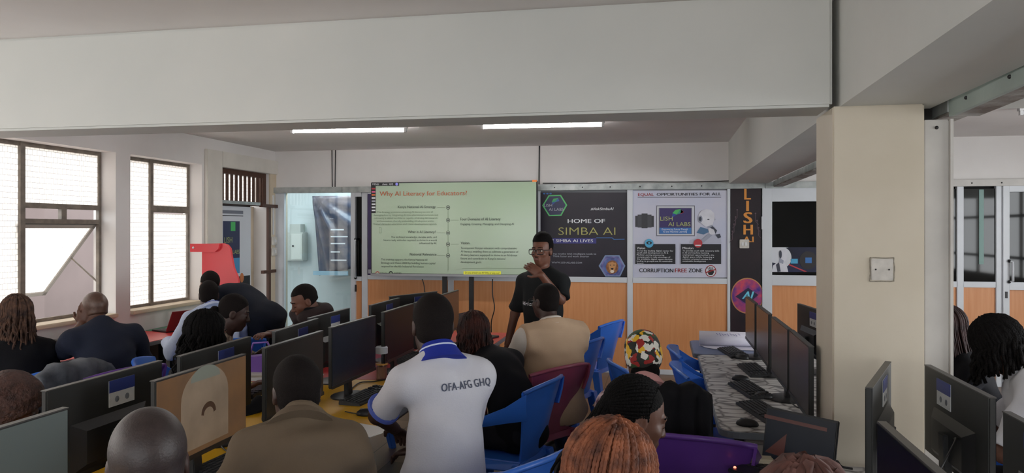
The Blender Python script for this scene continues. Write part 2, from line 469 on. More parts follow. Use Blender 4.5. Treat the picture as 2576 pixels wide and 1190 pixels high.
w1 = window('window_1', W1, 'large steel window with frosted panes and an open top hung sash', [(ym-.025, ym+.025, .95, 2.48), (4.35, 4.40, .95, 2.48)],
            [(ym, 6.27, 1.93, 1.975), (ym, 6.27, 1.80, 1.84), (5.80, 5.86, 1.83, 1.94)],
            [(3.58, 4.36, .98, 2.45), (4.39, ym-.02, .98, 2.45), (ym+.02, 6.26, 1.97, 2.45)])
sa = R(40); L_ = 0.88
sash = empty('sash', (XG - 0.02, 0, 1.80)); sash.rotation_euler = (0, sa, 0); sash.parent = w1
for a in ((5.33, 5.37, -L_, 0), (6.22, 6.26, -L_, 0), (5.33, 6.26, -0.04, 0), (5.33, 6.26, -L_, -L_+.04)):
    MB().box(-.015, a[0], a[2], .015, a[1], a[3]).build('sash_bar', mat('sash_aluminium', (150, 145, 138), .5), sash)
MB().box(-.003, 5.36, -L_+.03, .003, 6.23, -.03).build('sash_pane', m_frost, sash)
MB().tube([(XG, 6.26, 1.25), (XG - 0.30, 6.245, 1.50)], 0.008, 6).build('stay_arm', m_steel, w1)
window('window_2', W2, 'narrow steel window with frosted panes beside the side door', [(6.98, 7.03, .95, 2.48)], [(7.03, 7.64, 1.93, 2.0)],
       [(6.52, 6.99, .98, 2.45), (7.02, 7.63, 1.99, 2.45), (7.05, 7.61, .99, 1.92)])
window('window_3', W0, 'steel window of the near left wall, outside the picture', [(0.4, .45, .95, 2.48), (1.8, 1.85, .95, 2.48)], [(-1, 3.2, 1.93, 1.97)], [(-.97, 3.17, .98, 2.45)])

for nm, lb, fx in (('window_4', 'steel framed window behind the viewer', 0), ('window_5', 'steel framed window of the right hand wall', 1)):
    e = empty(nm, (0, 0, 0)); tag(e, lb, 'window', kind='structure')
    for k in range(8):
        if fx: MB().box(5.80, .5 + .86*k, .95, 5.84, .55 + .86*k, 2.48).build('mullion', m_steel, e)
        else: MB().box(-4.7 + k*1.0, -3.2, .8, -4.64 + k*1.0, -3.16, 2.32).build('mullion', m_steel, e)
    for z in (1.25, 1.95):
        if fx: MB().box(5.805, .5, z, 5.835, 6.55, z + .05).build('transom', m_steel, e)
        else: MB().box(-4.7, -3.195, z, 2.35, -3.165, z + .05).build('transom', m_steel, e)
# outside: bright yard and a pale pink neighbouring building with a brick base
m_pink = mat('pink_render', (112, 99, 97), 0.8, 0.15, 1.5)
m_ground = mat('pale_concrete_yard', (150, 142, 134), 0.85, 0.2, 1.0)
tag(MB().box(-40, -30, -0.4, XL - 0.3, 45, -0.12).build('yard_ground', m_ground), 'pale concrete yard outside the windows', 'ground', kind='structure')
nb = empty('neighbouring_building', (-9.5, 11.5, 0)); tag(nb, 'pale pink rendered building seen through the open sash', 'building')
MB().box(-4.0, -1.9, -0.2, 0.6, 6, 7).build('wall', m_pink, nb)
MB().box(-4.02, -2.0, -0.2, -0.35, -1.86, 1.15).build('brick_base', mat('brick_brown', (80, 56, 44), 0.85, 0.5, 9, rgb2=(96, 76, 66)), nb)
MB().box(-0.75, -1.96, 1.35, -0.25, -1.88, 2.2).build('window_recess', mat('dim_window', (32, 31, 33), 0.3), nb)
MB().box(-1.2, -1.98, 2.3, -1.0, -1.86, 6.9).build('orange_pier', mat('orange_render', (92, 48, 26), 0.8, 0.2, 4), nb)

# ------------------------------------------------------------------ side door in the left wall with slatted fanlight
m_trimw = mat('white_door_surround', (214, 209, 200), 0.6, 0.12, 3)
tr1 = empty('trim_1', (0, 0, 0)); tag(tr1, 'raised white plaster surround of the side door', 'trim', kind='structure')
MB().box(XL, 7.70, 0, XL + 0.045, 8.0, 2.66).build('surround_side', m_trimw, tr1, bevel=.006)
MB().box(XL, 8.0, 2.48, XL + 0.045, 9.30, 2.66).build('surround_head', m_trimw, tr1, bevel=.006)
MB().box(XL, 9.14, 0, XL + 0.02, 9.30, 2.48).build('surround_side', m_jamb, tr1)
d1 = empty('door_1', (0, 0, 0)); tag(d1, 'side door with brown slatted fanlight and a poster on its leaf', 'door', kind='structure')
XD = XL - 0.07
for i_, a in enumerate(((8.0, 9.14, 2.42, 2.48), (8.0, 8.05, 2.10, 2.42), (9.06, 9.14, 2.10, 2.42), (8.0, 9.14, 2.05, 2.10))):
    MB().box(XD - .04 + .002*i_, a[0], a[2], XD + .03, a[1], a[3]).build('frame_bar', m_brown, d1)
for k in range(11):
    y = 8.05 + 0.1 * k
    MB().box(XD - .006, y, 2.1, XD + .006, y + 0.05, 2.43).build('slat', m_brown, d1)
MB().box(XO + .005, 8.0, 2.1, XO + .012, 9.14, 2.43).build('pane', m_frost, d1)
MB().box(XL + .001, 8.0, 2.055, XL + .045, 8.85, 2.092).build('cross_rail', m_rail, d1)
MB().box(XL + .022, 8.86, 2.035, XL + .06, 9.28, 2.075).build('gate_bar', m_brown, d1)
MB().box(XL + .025, 9.03, 0, XL + .058, 9.09, 2.034).build('gate_bar', m_brown, d1)
MB().box(XL + .022, 8.90, 1.18, XL + .064, 9.22, 1.22).build('gate_bar', m_brown, d1)
MB().box(XL - .08, 8.0, 0, XL - .045, 8.76, 2.05).build('leaf', mat('dark_door_leaf', (52, 40, 36), .5), d1)
MB().box(XO - .03, 8.78, 0, XO + .02, 9.14, 2.05).build('jamb_panel', m_jamb, d1)
# the poster on the leaf
dp = empty('poster', (XL - .042, 8.38, 1.35)); dp.rotation_euler = (0, 0, R(90)); tag(dp, 'small pale poster with blue screen picture on the side door leaf', 'poster')
m_paper = mat('poster_white', (206, 208, 214), 0.45, 0.04, 3); m_navy = mat('poster_navy', (30, 32, 74), 0.4); m_cyan = mat('poster_cyan', (70, 140, 186), 0.4)
m_ink = mat('poster_ink', (24, 24, 30), 0.5); m_lime = mat('poster_yellow_green', (170, 176, 110), 0.5); m_leafg = mat('poster_green', (70, 176, 92), .45)
def P(n, m, x0, z0, x1, z1, d, par): return MB().box(x0, -d, z0, x1, -d + .003, z1).build(n, m, par)
P('sheet', m_paper, -.38, -.75, .38, .68, .002, dp)
P('heading_rule', m_ink, -.34, .56, .2, .57, .004, dp); P('heading_band', mat('poster_grey_ink', (110, 112, 124), .5), -.34, .59, .2, .63, .004, dp)
P('screen_picture', m_navy, -.24, .05, .12, .5, .004, dp); P('screen_footer', m_cyan, -.24, -.14, .12, .05, .004, dp)
P('green_shape', m_leafg, -.08, .38, .02, .49, .006, dp)
P('text_box', m_ink, .04, -.5, .36, -.18, .004, dp)
P('dark_photo', mat('poster_crowd_print', (70, 66, 84), .5, 1.0, 26, rgb2=(150, 146, 160)), -.34, -.74, .36, -.52, .004, dp)
MB().ball((.17, -.004, -.2), (.045, .004, .06)).build('orange_dot', mat('poster_orange', (190, 110, 60), .5), dp)
for s_, x, z, w_ in (('LISH', -.23, .24, .17), ('AI LABS', -.13, .1, .24)):
    co, fs = text_mesh(s_); sc = w_ / (co[:, 0].max() - co[:, 0].min())
    me = bpy.data.meshes.new('lettering'); me.from_pydata([(x + c[0]*sc, -.008, z + c[1]*sc) for c in co], [], fs); link('lettering', me, m_lime, dp)
# switches and conduit beside the glass door
for nm, py in (('upper', 606), ('lower', 633)):
    q = onX(689, py, XL + 0.02)
    e = empty('wall_switch', (XL + 0.02, min(q[1], 9.22), q[2])); tag(e, f'{nm} of two small white switch boxes in the room corner', 'switch', 'switch boxes in the corner')
    MB().box(0, -.06, -.055, .03, .06, .055).build('box', m_plate, e, bevel=.005); MB().box(.03, -.02, -.02, .036, .02, .02).build('rocker', m_batten, e)
q = onX(689, 600, XL + .02)
tag(MB().box(XL + .02, 9.19, q[2] + .05, XL + .036, 9.22, 2.2).build('conduit', m_batten), 'white surface conduit running up from the corner switches', 'conduit')

# ------------------------------------------------------------------ glazed partition along the back wall
m_orange = mat('beech_laminate', (212, 148, 98), 0.45, 0.35, 6, 0.03, 30, rgb2=(204, 136, 84), stretch=(6, 1, 0.35))
pt = empty('wall_partition', (0, 0, 0)); tag(pt, 'white aluminium partition with orange wood panels along the back', 'partition', kind='structure')
def xw(px, Y=YW): return onY(px, 700, Y)[0]
YF = YW - 0.03
ZM0, ZM1, ZT = 1.10, 1.165, 2.235
def vbar(pa, pb, z0=0.0, z1=ZT, name='mullion', dy=0.0):
    MB().box(xw(pa), YF - dy, z0, xw(pb), YW + .03, z1).build(name, m_alu, pt, bevel=.004)
def hbar(pa, pb, z0, z1, name='rail', dy=0.0):
    MB().box(xw(pa), YF + .004 - dy, z0, xw(pb), YW + .03, z1).build(name, m_alu, pt, bevel=.004)
def panel(pa, pb, z0=0.055, z1=ZM0):
    MB().box(xw(pa), YW - .008, z0, xw(pb), YW + .012, z1).build('panel', m_orange, pt)
vbar(912, 926); vbar(1128, 1142, 0, ZM0); vbar(1352, 1360); vbar(1578, 1592); vbar(1829, 1837)
hbar(926, 1829, ZM0, ZM1); hbar(926, 1829, 0, 0.06, 'bottom_rail'); hbar(926, 1352, ZT - .04, ZT)
panel(926, 1128); panel(1142, 1578); panel(1592, 1829)
MB().box(xw(926), YW, ZM1, xw(1829), YW + .01, ZT).build('backing', mat('grey_backing', (120, 122, 126), .6), pt)
# right end: fixed lights and a door beyond the column
vbar(2150, 2165); vbar(2405, 2422); vbar(2503, 2518); hbar(2165, 2503, ZM0, ZM1); hbar(2165, 2503, 0, .06, 'bottom_rail')
for pa, pb in ((2165, 2280), (2295, 2405), (2422, 2503)):
    panel(pa, pb); MB().box(xw(pa), YW - .004, ZM1, xw(pb), YW + .004, ZT - .03).build('dark_pane', m_dark_glass, pt)
vbar(2280, 2295)
MB().box(xw(2462), YW - .012, 1.36, xw(2474), YW - .005, ZT - .04).build('tape_strip', mat('pale_green_tape', (120, 152, 146), .5), pt)
MB().box(xw(1829), YW + .035, 0, XR, YW + .12, ZT + .02).build('backing', mat('dark_light_block', (20, 21, 22), .9), pt)  # added dark sheet, stops outside light leaking through the partition gaps
# top rail along the whole partition
rl = empty('wall_rail', (0, 0, 0)); tag(rl, 'galvanised head rail fixed along the top of the partition', 'rail', kind='structure')
for pa, pb in ((664, 862), (862, 935), (1352, 1925), (1925, 2160), (2160, 2700)):
    MB().box(xw(pa, YW-.06), YW - .075, ZT - .005, xw(pb, YW-.06) - .004, YW, ZT + .07).build('rail_length', m_rail if pa != 2160 else m_post, rl, bevel=.004)
for px in (1395, 1465, 1535, 1610, 1690, 1765, 2385, 2445, 2520): MB().ball((xw(px, YW-.075), YW - .076, ZT + .03), .008, 8, 6).build('screw', m_black, rl)
# thin loose cable lying on the head rail and cables down the upper wall
def cable(name, pts, r, m, label, cat='cable', n=6):
    P_ = [Vector(p) for p in pts]; out = []
    for i in range(len(P_) - 1):
        a = P_[max(i-1, 0)]; b1 = P_[i]; c = P_[i+1]; d = P_[min(i+2, len(P_)-1)]
        for k in range(5):
            t = k / 5; out.append(0.5*((2*b1) + (c-a)*t + (2*a-5*b1+4*c-d)*t*t + (3*b1-a-3*c+d)*t**3))
    out.append(P_[-1])
    return tag(MB().tube(out, r, n).build(name, m, smooth=True), label, cat)
cable('wall_cable', [(xw(835, YW-.01), YW-.01, CEIL), (xw(836, YW-.01), YW-.01, 2.3)], .006, m_black, 'left of two dark cables down the wall above the glass door')
cable('wall_cable', [(xw(844, YW-.01), YW-.01, CEIL), (xw(843, YW-.01), YW-.01, 2.3)], .006, m_black, 'right of two dark cables down the wall above the glass door')
cable('wall_cable', [(xw(1357, YW-.01), YW-.01, CEIL), (xw(1356, YW-.01), YW-.012, 2.3)], .008, m_black, 'dark cable down the wall beside the top of the display')
cable('wall_cable', [(xw(2371, YW-.01), YW-.01, CEIL), (xw(2371, YW-.01), YW-.01, 2.3)], .006, m_black, 'dark cable down the wall right of the column')
cable('loose_wire', [(xw(p, YW-.05), YW-.04, ZT+.078+dz) for p, dz in ((1365, .01), (1480, .004), (1600, .012), (1720, .004), (1830, .01), (1930, .03), (2000, .01))], .006, m_black, 'thin dark wire lying along the head rail above the posters')

# glass sliding door into the back room, left of the display
gd = empty('door_2', (0, 0, 0)); tag(gd, 'tall glass door with white frame into the blue back room', 'door', kind='structure')
MB().box(xw(686), YF, 0, xw(717), YW + .03, ZT).build('jamb', m_alu, gd, bevel=.004)
MB().box(xw(886), YF - .02, 0, xw(897), YW + .03, ZT).build('stile', m_alu, gd, bevel=.004)
MB().box(xw(897), YF - .015, ZM0 - .02, xw(912), YW + .03, ZM1 - .03).build('rail', m_alu, gd)
MB().box(xw(897), YF - .015, ZT - .06, xw(912), YW + .03, ZT).build('rail', m_alu, gd)
MB().box(xw(897), YW - .004, ZM1 - .03, xw(912), YW + .004, ZT - .06).build('dark_pane', m_dark_glass, gd)
MB().box(xw(897), YW - .008, .05, xw(912), YW + .01, ZM0 - .02).build('panel', m_orange, gd)
MB().box(xw(717), YW, 0.0, xw(886), YW + .006, ZT).build('pane', clear_glass('blue_tinted_glass', (.90, .955, .965), .06), gd)
hx = xw(901); MB().tube([(hx-.01, YF-.02, 1.62), (hx-.01, YF-.06, 1.60), (hx-.01, YF-.06, 1.14), (hx-.01, YF-.02, 1.12)], .013, 8).build('handle', m_alu, gd, smooth=True)
for z in (1.62, 1.12): MB().ball((hx - .012, YF - .03, z), .02, 8, 6).build('handle_mount', m_black, gd)
MB().box(hx-.02, YF-.03, .94, hx, YF-.018, 1.03).build('lock', m_black, gd)
# back room
m_blue = mat('pale_blue_wall', (204, 212, 213), .7, .1, 2)
mb = MB().box(-5.9, YW + 1.15, 0, -3.2, YW + 1.25, CEIL).box(-5.9, YW + .12, 0, -5.8, YW + 1.2, CEIL).box(-3.3, YW + .13, 0, -3.2, YW + 1.2, CEIL)
tag(mb.build('wall_back_room', m_blue), 'pale blue walls of the small room behind the glass door', 'wall', kind='structure')
eb = empty('electrical_box', onY(748, 618, YW + 1.15)); tag(eb, 'grey metal meter box on the wall behind the glass door', 'box')
m_gbox = mat('grey_box', (182, 186, 180), .5, .1, 6)
MB().box(-.17, -.16, -.22, .17, 0, .2).build('body', m_gbox, eb, bevel=.006); MB().box(-.02, -.172, -.2, .16, -.16, .18).build('door', mat('grey_box_door', (198, 201, 194), .45), eb, bevel=.004)
MB().ball((.02, -.18, .0), .014, 8, 6).build('latch', m_black, eb); MB().box(-.05, -.14, .2, .12, 0, .32).build('breaker_box', m_gbox, eb)
# crumpled banner hung behind the glass
ba = empty('hanging_banner', onY(785, 600, YW + 1.0)); tag(ba, 'creased dark blue banner hanging behind the glass door', 'banner')
wl = onY(890, 600, YW + 1.0)[0] - onY(785, 600, YW + 1.0)[0]
g = []
for i in range(25):
    row = []
    v = i / 24
    for j in range(31):
        u = j / 30
        fold = .035 * math.sin(16 * math.atan2(u + .02, v + .05)) * min(1, 3 * v) + .012 * math.sin(31 * math.atan2(u + .02, v + .05) + 1)
        row.append((.02 + u * wl * 1.05 + .1 * v * (1 - u), fold - .04, .62 - v * (1.16 - .12 * u)))
    g.append(row)
mbn = mat('banner_print', (30, 54, 86), .32, 1.0, 4.5, rgb2=(122, 110, 112), spec=.6)
MB().sheet(g, .004).build('cloth', mbn, ba, smooth=True)
m_wtext = mat('print_white', (226, 230, 236), .5)
for k, z in enumerate((.12, .02, -.08, -.2, -.32)): MB().box(.34, -.105, z, .34 + (.2, .26, .22, .14, .24)[k], -.1, z + .018).build('lettering', m_wtext, ba)
MB().box(.06, -.09, -.53, .6, -.085, -.47).build('pale_band', mat('banner_pale', (150, 186, 206), .4), ba)
# ------------------------------------------------------------------ posters in the partition
m_white_ink = mat('white_ink', (226, 228, 232), .5); m_red_ink = mat('red_ink', (150, 34, 38), .5); m_grey_ink = mat('grey_ink', (170, 172, 182), .5)
m_green_line = mat('green_line', (88, 190, 110), .45); m_gold = mat('gold_ink', (176, 170, 96), .45); m_blue_ink = mat('blue_ink', (52, 110, 176), .45)
m_red_print = mat('red_print', (178, 52, 62), .45); m_purple_print = mat('purple_print', (52, 40, 96), .45)
def poster_bg(name, c_a, c_b, c_c):
    m = mat(name, c_a, .4, 1.0, 2.4, rgb2=c_b, spec=.35)
    nt, b = nodes_of(m); ramp = [n for n in nt.nodes if n.type == 'VALTORGB'][0]
    e = ramp.color_ramp.elements.new(.85); e.color = (*lin(c_c), 1); return m
YP = YW - .012
def starts(label, cat, pl, name='poster'):
    c = onY((pl[0]+pl[2])/2, (pl[1]+pl[3])/2, YP); e = empty(name, c); tag(e, label, cat); return e
def facet(par, pts_cols):
    for outline, m in pts_cols: wall_shape(outline, YP - .006, .002, m, par, 'facet')
# 1: SIMBA poster
po1 = starts('dark poster reading HOME OF SIMBA AI beside the display', 'poster', (1359, 483, 1577, 700))
wall_shape(rect(1359, 484, 1577, 699), YP, .01, poster_bg('night_print', (26, 23, 34), (40, 32, 44), (22, 34, 76)), po1, 'sheet')
wall_shape([(1364, 517), (1380, 491), (1411, 490), (1427, 516), (1412, 543), (1381, 544)], YP - .003, .003, m_green_line, po1, 'hexagon_border')
wall_shape([(1367.5, 517), (1382, 494), (1409, 493), (1423, 516), (1410, 540), (1383, 541)], YP - .005, .003, m_navy, po1, 'hexagon_field')
facet(po1, [([(1388, 509), (1392, 500), (1404, 498)], m_leafg), ([(1388, 509), (1404, 498), (1398, 508)], mat('facet_teal', (40, 140, 120), .4)), ([(1404, 498), (1407, 506), (1398, 508)], mat('facet_blue', (50, 90, 170), .4)), ([(1388, 509), (1398, 508), (1390, 516)], mat('facet_dark_blue', (36, 70, 150), .4))])
wall_text('LISH', 1369, 513, 1389, 520, YP, m_grey_ink, po1, dy=-.008); wall_text('AI LABS', 1381, 523, 1418, 530.5, YP, m_grey_ink, po1, dy=-.008)
for k in range(3): wall_shape(ngon(1369 + 8*k, 487, 3, 2, 10), YP - .003, .003, m_blue_ink, po1, 'dot')
wall_text('#AskSimbaAI', 1486, 522, 1544, 528.5, YP, m_white_ink, po1, dy=-.004, shear=.25, bold=.008)
wall_text('HOME OF', 1428, 551, 1522, 561, YP, m_white_ink, po1, dy=-.004, bold=.02)
wall_text('SIMBA AI', 1405, 572, 1548, 591, YP, m_gold, po1, dy=-.004, bold=-.012)
wall_shape(rect(1387, 599, 1500, 612.5), YP - .003, .003, mat('deep_blue_band', (38, 36, 116), .4), po1, 'band')
wall_text('WHERE SIMBA AI LIVES', 1345, 602, 1492, 609, YP, m_white_ink, po1, dy=-.005, bold=.006)
wall_shape([(1500, 597.5), (1540, 597.5), (1545, 601.5), (1571, 601), (1571, 602.5), (1544, 603), (1539, 599), (1500, 599)], YP - .003, .003, m_blue_ink, po1, 'circuit_line')
wall_text('Empowering youths with intelligent tools to', 1362, 636, 1500, 640.5, YP, m_grey_ink, po1, dy=-.004); wall_text('Think faster and work smarter', 1391, 642.5, 1482, 647, YP, m_grey_ink, po1, dy=-.004)
wall_text('WWW.LISHAILABS.COM', 1388, 658.5, 1464, 663, YP, m_grey_ink, po1, dy=-.004)
wall_shape([(1506, 669), (1522, 642), (1558, 642), (1573, 669), (1560, 696), (1523, 696)], YP - .003, .003, mat('steel_blue_print', (120, 140, 176), .4), po1, 'emblem_border')
wall_shape([(1510, 669), (1524, 645), (1556, 645), (1569, 669), (1558, 693), (1525, 693)], YP - .005, .003, mat('helmet_print', (64, 74, 128), .4, .9, 14, rgb2=(130, 116, 170)), po1, 'emblem_field')
wall_shape(ngon(1539.5, 670, 23, 22, 24), YP - .007, .003, mat('visor_print', (92, 116, 176), .35, .8, 10, rgb2=(60, 56, 110)), po1, 'round_visor')
wall_shape(ngon(1540, 672, 15.5, 17, 20), YP - .009, .003, mat('mane_print', (112, 66, 36), .5, .8, 40, rgb2=(164, 108, 58)), po1, 'mane')
wall_shape([(1530, 662), (1540, 659), (1550, 662), (1548, 676), (1543, 685), (1537, 685), (1532, 676)], YP - .011, .003, mat('lion_face_print', (190, 136, 82), .5), po1, 'lion_face')
wall_shape([(1536, 674), (1544, 674), (1541, 679), (1539, 679)], YP - .013, .003, m_ink, po1, 'lion_nose'); wall_shape(ngon(1540, 683, 5, 4, 12), YP - .0125, .003, mat('muzzle_print', (220, 206, 190), .5), po1, 'lion_muzzle')
for sx in (-1, 1): wall_shape(ngon(1540 + sx*4.5, 667, 1.8, 1.2, 8), YP - .013, .003, m_ink, po1, 'lion_eye')

# 2: EQUAL OPPORTUNITIES poster
po2 = starts('pale poster reading EQUAL OPPORTUNITIES FOR ALL with a thinking robot', 'poster', (1592, 480, 1828, 700))
wall_shape(rect(1592, 479, 1829, 698), YP, .01, mat('poster_lavender', (196, 196, 210), .45, .06, 3, rgb2=(186, 190, 210)), po2, 'sheet')
wall_text('EQUAL', 1605, 486, 1645, 493, YP, m_red_ink, po2, dy=-.004, bold=.02); wall_text('OPPORTUNITIES FOR ALL', 1652, 485, 1814, 492, YP, m_ink, po2, dy=-.004, bold=.02)
wall_shape(rect(1604, 495.5, 1814, 496.8), YP - .003, .003, m_ink, po2, 'heading_rule')
wall_shape(rect(1651, 517, 1748, 594), YP - .003, .003, mat('grey_frame_print', (104, 104, 114), .4), po2, 'screen_frame'); wall_shape(rect(1653, 519, 1746, 592), YP - .005, .003, m_paper, po2, 'screen_border')
wall_shape(rect(1657, 522.5, 1741, 589), YP - .007, .003, mat('grey_frame_print2', (120, 120, 130), .4), po2, 'screen_frame'); wall_shape(rect(1659, 524, 1739, 573), YP - .009, .003, m_purple_print, po2, 'screen_picture'); wall_shape(rect(1659, 573, 1739, 588), YP - .009, .003, m_blue_ink, po2, 'screen_footer')
facet(po2, [])
for outl, m in (([(1692, 536), (1699, 528), (1712, 526), (1702, 540)], m_leafg), ([(1692, 536), (1702, 540), (1690, 549)], MATS['facet_dark_blue']), ([(1712, 526), (1720, 534), (1702, 540)], MATS['facet_teal']), ([(1713, 527), (1721, 534), (1712, 538)], m_red_print)):
    wall_shape(outl, YP - .012, .002, m, po2, 'facet')
wall_text('LISH', 1661, 545, 1692, 555, YP, m_lime, po2, dy=-.013); wall_text('AI LABS', 1681, 559, 1737, 569, YP, m_lime, po2, dy=-.013)
wall_text('Empowering Future Though', 1665, 574.5, 1730, 579, YP, m_white_ink, po2, dy=-.013); wall_text('AI and Machine Learning', 1668, 580.5, 1728, 585, YP, m_white_ink, po2, dy=-.013)
# dark server drum
for k, (a, b_, t0) in enumerate(((1598, 1604, 543), (1604, 1614, 540), (1614, 1629, 537), (1629, 1639, 540), (1639, 1645, 543))):
    wall_shape([(a, t0), (b_, t0), (b_, 574 - abs(k-2)*1.5), (a, 574 - abs(k-2)*1.5)], YP - .003 - .002*(2-abs(k-2)), .003, mat(f'server_print_{k%2}', ((40, 40, 46), (58, 58, 64))[k % 2], .4), po2, 'server_rack')
# the thinking robot
m_rw = mat('robot_white', (214, 214, 222), .4, .15, 8); m_rs = mat('robot_shade', (150, 154, 170), .4); m_rd = mat('robot_dark', (52, 56, 70), .4); m_rb = mat('robot_blue', (70, 106, 140), .4)
wall_shape([(1733, 612), (1736, 604), (1752, 598), (1757, 585), (1775, 582), (1790, 592), (1806, 590), (1813, 596), (1815, 612)], YP - .004, .003, mat('robot_grey', (176, 178, 194), .4), po2, 'robot_torso')
wall_shape([(1752, 586), (1762, 571), (1780, 576), (1783, 584), (1770, 590)], YP - .006, .003, m_rb, po2, 'robot_neck')
wall_shape([(1757, 541), (1764, 531), (1776, 526), (1788, 528), (1797, 537), (1798, 551), (1794, 560), (1793, 570), (1786, 574), (1776, 571), (1765, 563), (1758, 553)], YP - .008, .003, m_rw, po2, 'robot_head')
wall_shape(ngon(1762, 551, 5.5, 9, 16), YP - .01, .003, m_rs, po2, 'robot_ear'); wall_shape(ngon(1761.5, 551, 3.4, 6, 14), YP - .012, .003, m_rd, po2, 'robot_ear_cup')
wall_shape([(1796, 540), (1800, 553), (1795, 556)], YP - .0075, .003, m_rs, po2, 'robot_nose'); wall_shape([(1776, 571), (1793, 565), (1793, 570), (1786, 574)], YP - .0095, .003, m_rs, po2, 'robot_jaw')
wall_shape(ngon(1782, 552, 3, 1.5, 10), YP - .01, .003, m_rd, po2, 'robot_eye')
wall_shape([(1782, 576), (1790, 571), (1799, 575), (1798, 590), (1785, 590)], YP - .01, .003, m_rw, po2, 'robot_hand')
wall_shape([(1786, 573), (1793, 569), (1804, 580), (1800, 588), (1796, 578)], YP - .012, .003, m_rd, po2, 'robot_fingers')
wall_shape([(1783, 588), (1792, 592), (1770, 610), (1752, 612)], YP - .01, .003, m_rs, po2, 'robot_forearm')
wall_shape([(1800, 590), (1811, 588), (1814, 597), (1806, 600)], YP - .008, .003, m_rd, po2, 'robot_shoulder_joint')
for x0, x1, ttl, lines, colr in ((1598, 1699, 'Vision', ['To be the leading digital center for', 'youth skill development in AI &', 'Machine Learning empowering', 'young people to take advantage of', 'the available digital opportunities', 'leading to prosperous & sustainable', 'future.'], mat('poster_bright_cyan', (70, 160, 200), .4)),
                                 (1713, 1814, 'Mission', ['To provide youth with necessary skills', 'in AI and machine learning', 'employment opportunities in the', 'digital space while fostering a', 'solution oriented mindset for', 'sustainable development'], m_red_print)):
    wall_shape(rect(x0, 614, x1, 664), YP - .013, .003, m_ink, po2, 'text_box')
    wall_text(ttl, x0 + 4, 621, x0 + (25 if ttl == 'Vision' else 31), 626.5, YP, m_white_ink, po2, dy=-.015, bold=.015)
    for k, ln in enumerate(lines): wall_text(ln, x0 + 4, 629 + 5.2*k, x0 + 4 + min(92, 2.55 * len(ln)), 632.6 + 5.2*k, YP, m_white_ink, po2, dy=-.015)
    cxx = x0 + (35 if ttl == 'Vision' else 43)
    wall_shape(ngon(cxx, 612, 11, 11, 22), YP - .016, .003, colr, po2, 'round_badge')
    if ttl == 'Vision':
        wall_shape([(cxx-8, 611), (cxx-3, 607), (cxx+3, 607), (cxx+8, 611), (cxx+3, 615), (cxx-3, 615)], YP - .018, .003, m_ink, po2, 'eye_mark'); wall_shape(ngon(cxx, 611, 2.6, 2.6, 10), YP - .02, .003, colr, po2, 'eye_mark')
    else: wall_shape(rect(cxx-7, 616, cxx+7, 618.5), YP - .018, .003, m_white_ink, po2, 'bar_mark')
wall_text('CORRUPTION', 1608, 675.5, 1694, 685, YP, m_ink, po2, dy=-.004, bold=.025); wall_text('FREE', 1698, 675.5, 1728, 685, YP, m_red_ink, po2, dy=-.004, bold=.025); wall_text('ZONE', 1732, 675.5, 1767, 685, YP, m_ink, po2, dy=-.004, bold=.025)
wall_shape(ngon(1788, 682, 14, 15, 26), YP - .003, .003, m_red_ink, po2, 'no_bribe_ring'); wall_shape(ngon(1788, 682, 12, 13, 26), YP - .005, .003, m_paper, po2, 'no_bribe_field')
wall_shape([(1781, 688), (1783, 679), (1793, 679), (1797, 684), (1792, 692), (1784, 692)], YP - .007, .003, m_ink, po2, 'hand_mark')
for k in range(4): wall_shape([(1781 + 3.6*k - 1 + (k-1.5)*1.2, 671 + abs(k-1.5)), (1782.6 + 3.6*k - 1 + (k-1.5)*1.2, 671 + abs(k-1.5)), (1785 + 2.4*k, 679), (1783.5 + 2.4*k, 679)], YP - .007, .003, m_ink, po2, 'hand_mark')
wall_shape([(1776, 684), (1799, 677), (1800, 679.5), (1777, 687)], YP - .009, .003, m_red_ink, po2, 'no_bribe_bar')

# 3: tall LISH A.I banner
YN = YW - .035
ba3 = empty('tall_banner', onY(1875, 700, YN)); tag(ba3, 'tall dark banner with orange letters LISH A.I between poster and door', 'banner')
wall_shape(rect(1838, 474, 1914, 900), YN, .02, poster_bg('circuit_night_print', (24, 20, 26), (44, 30, 36), (28, 26, 56)), ba3, 'sheet')
m_or = mat('orange_letters', (214, 140, 56), .45)
for ch, a, t, b1, c in (('L', 1872, 472, 1889, 502), ('I', 1877, 505, 1884, 531), ('S', 1870, 534, 1893, 561), ('H', 1870, 565, 1894, 590), ('A.I', 1870, 595, 1896, 609)):
    wall_text(ch, a, t, b1, c, YN, m_or, ba3, dy=-.004, bold=.05)
m_circ = mat('circuit_lines', (92, 72, 82), .5)
for k in range(7):
    sx = 1 if k % 2 else -1; x = 1876 + sx * (22 + 2*k); y = 530 + 9*k
    wall_shape([(x, y), (x+1.2, y), (x+1.2, y+18), (x + sx*8+1.2, y+26), (x + sx*8, y+26), (x, y+18)], YN - .003, .003, m_circ, ba3, 'circuit_line')
    wall_shape(ngon(x+.6, y-2, 2, 2, 8), YN - .003, .003, m_circ, ba3, 'circuit_node')
cx_, cy_ = 1880, 744
wall_shape(ngon(cx_, cy_, 41, 45, 36), YN - .003, .003, mat('copper_ring', (188, 128, 84), .4), ba3, 'emblem_ring')
m_neb = mat('nebula_print', (60, 40, 130), .4, 1.0, 9, rgb2=(206, 70, 84)); wall_shape(ngon(cx_, cy_, 38.5, 42, 36), YN - .005, .003, m_neb, ba3, 'emblem_field')
wall_shape([(1850, 746), (1882, 724), (1908, 742), (1880, 766)], YN - .007, .003, mat('chip_print', (34, 28, 66), .4), ba3, 'chip')
wall_text('AI', 1866, 733, 1897, 752, YN, mat('neon_cyan_ink', (110, 200, 226), .4), ba3, dy=-.012, shear=.3, bold=.05)
e = empty('light_switch', onY(1872, 613.5, YN - .005)); tag(e, 'white twin switch plate fixed over the tall LISH banner', 'switch')
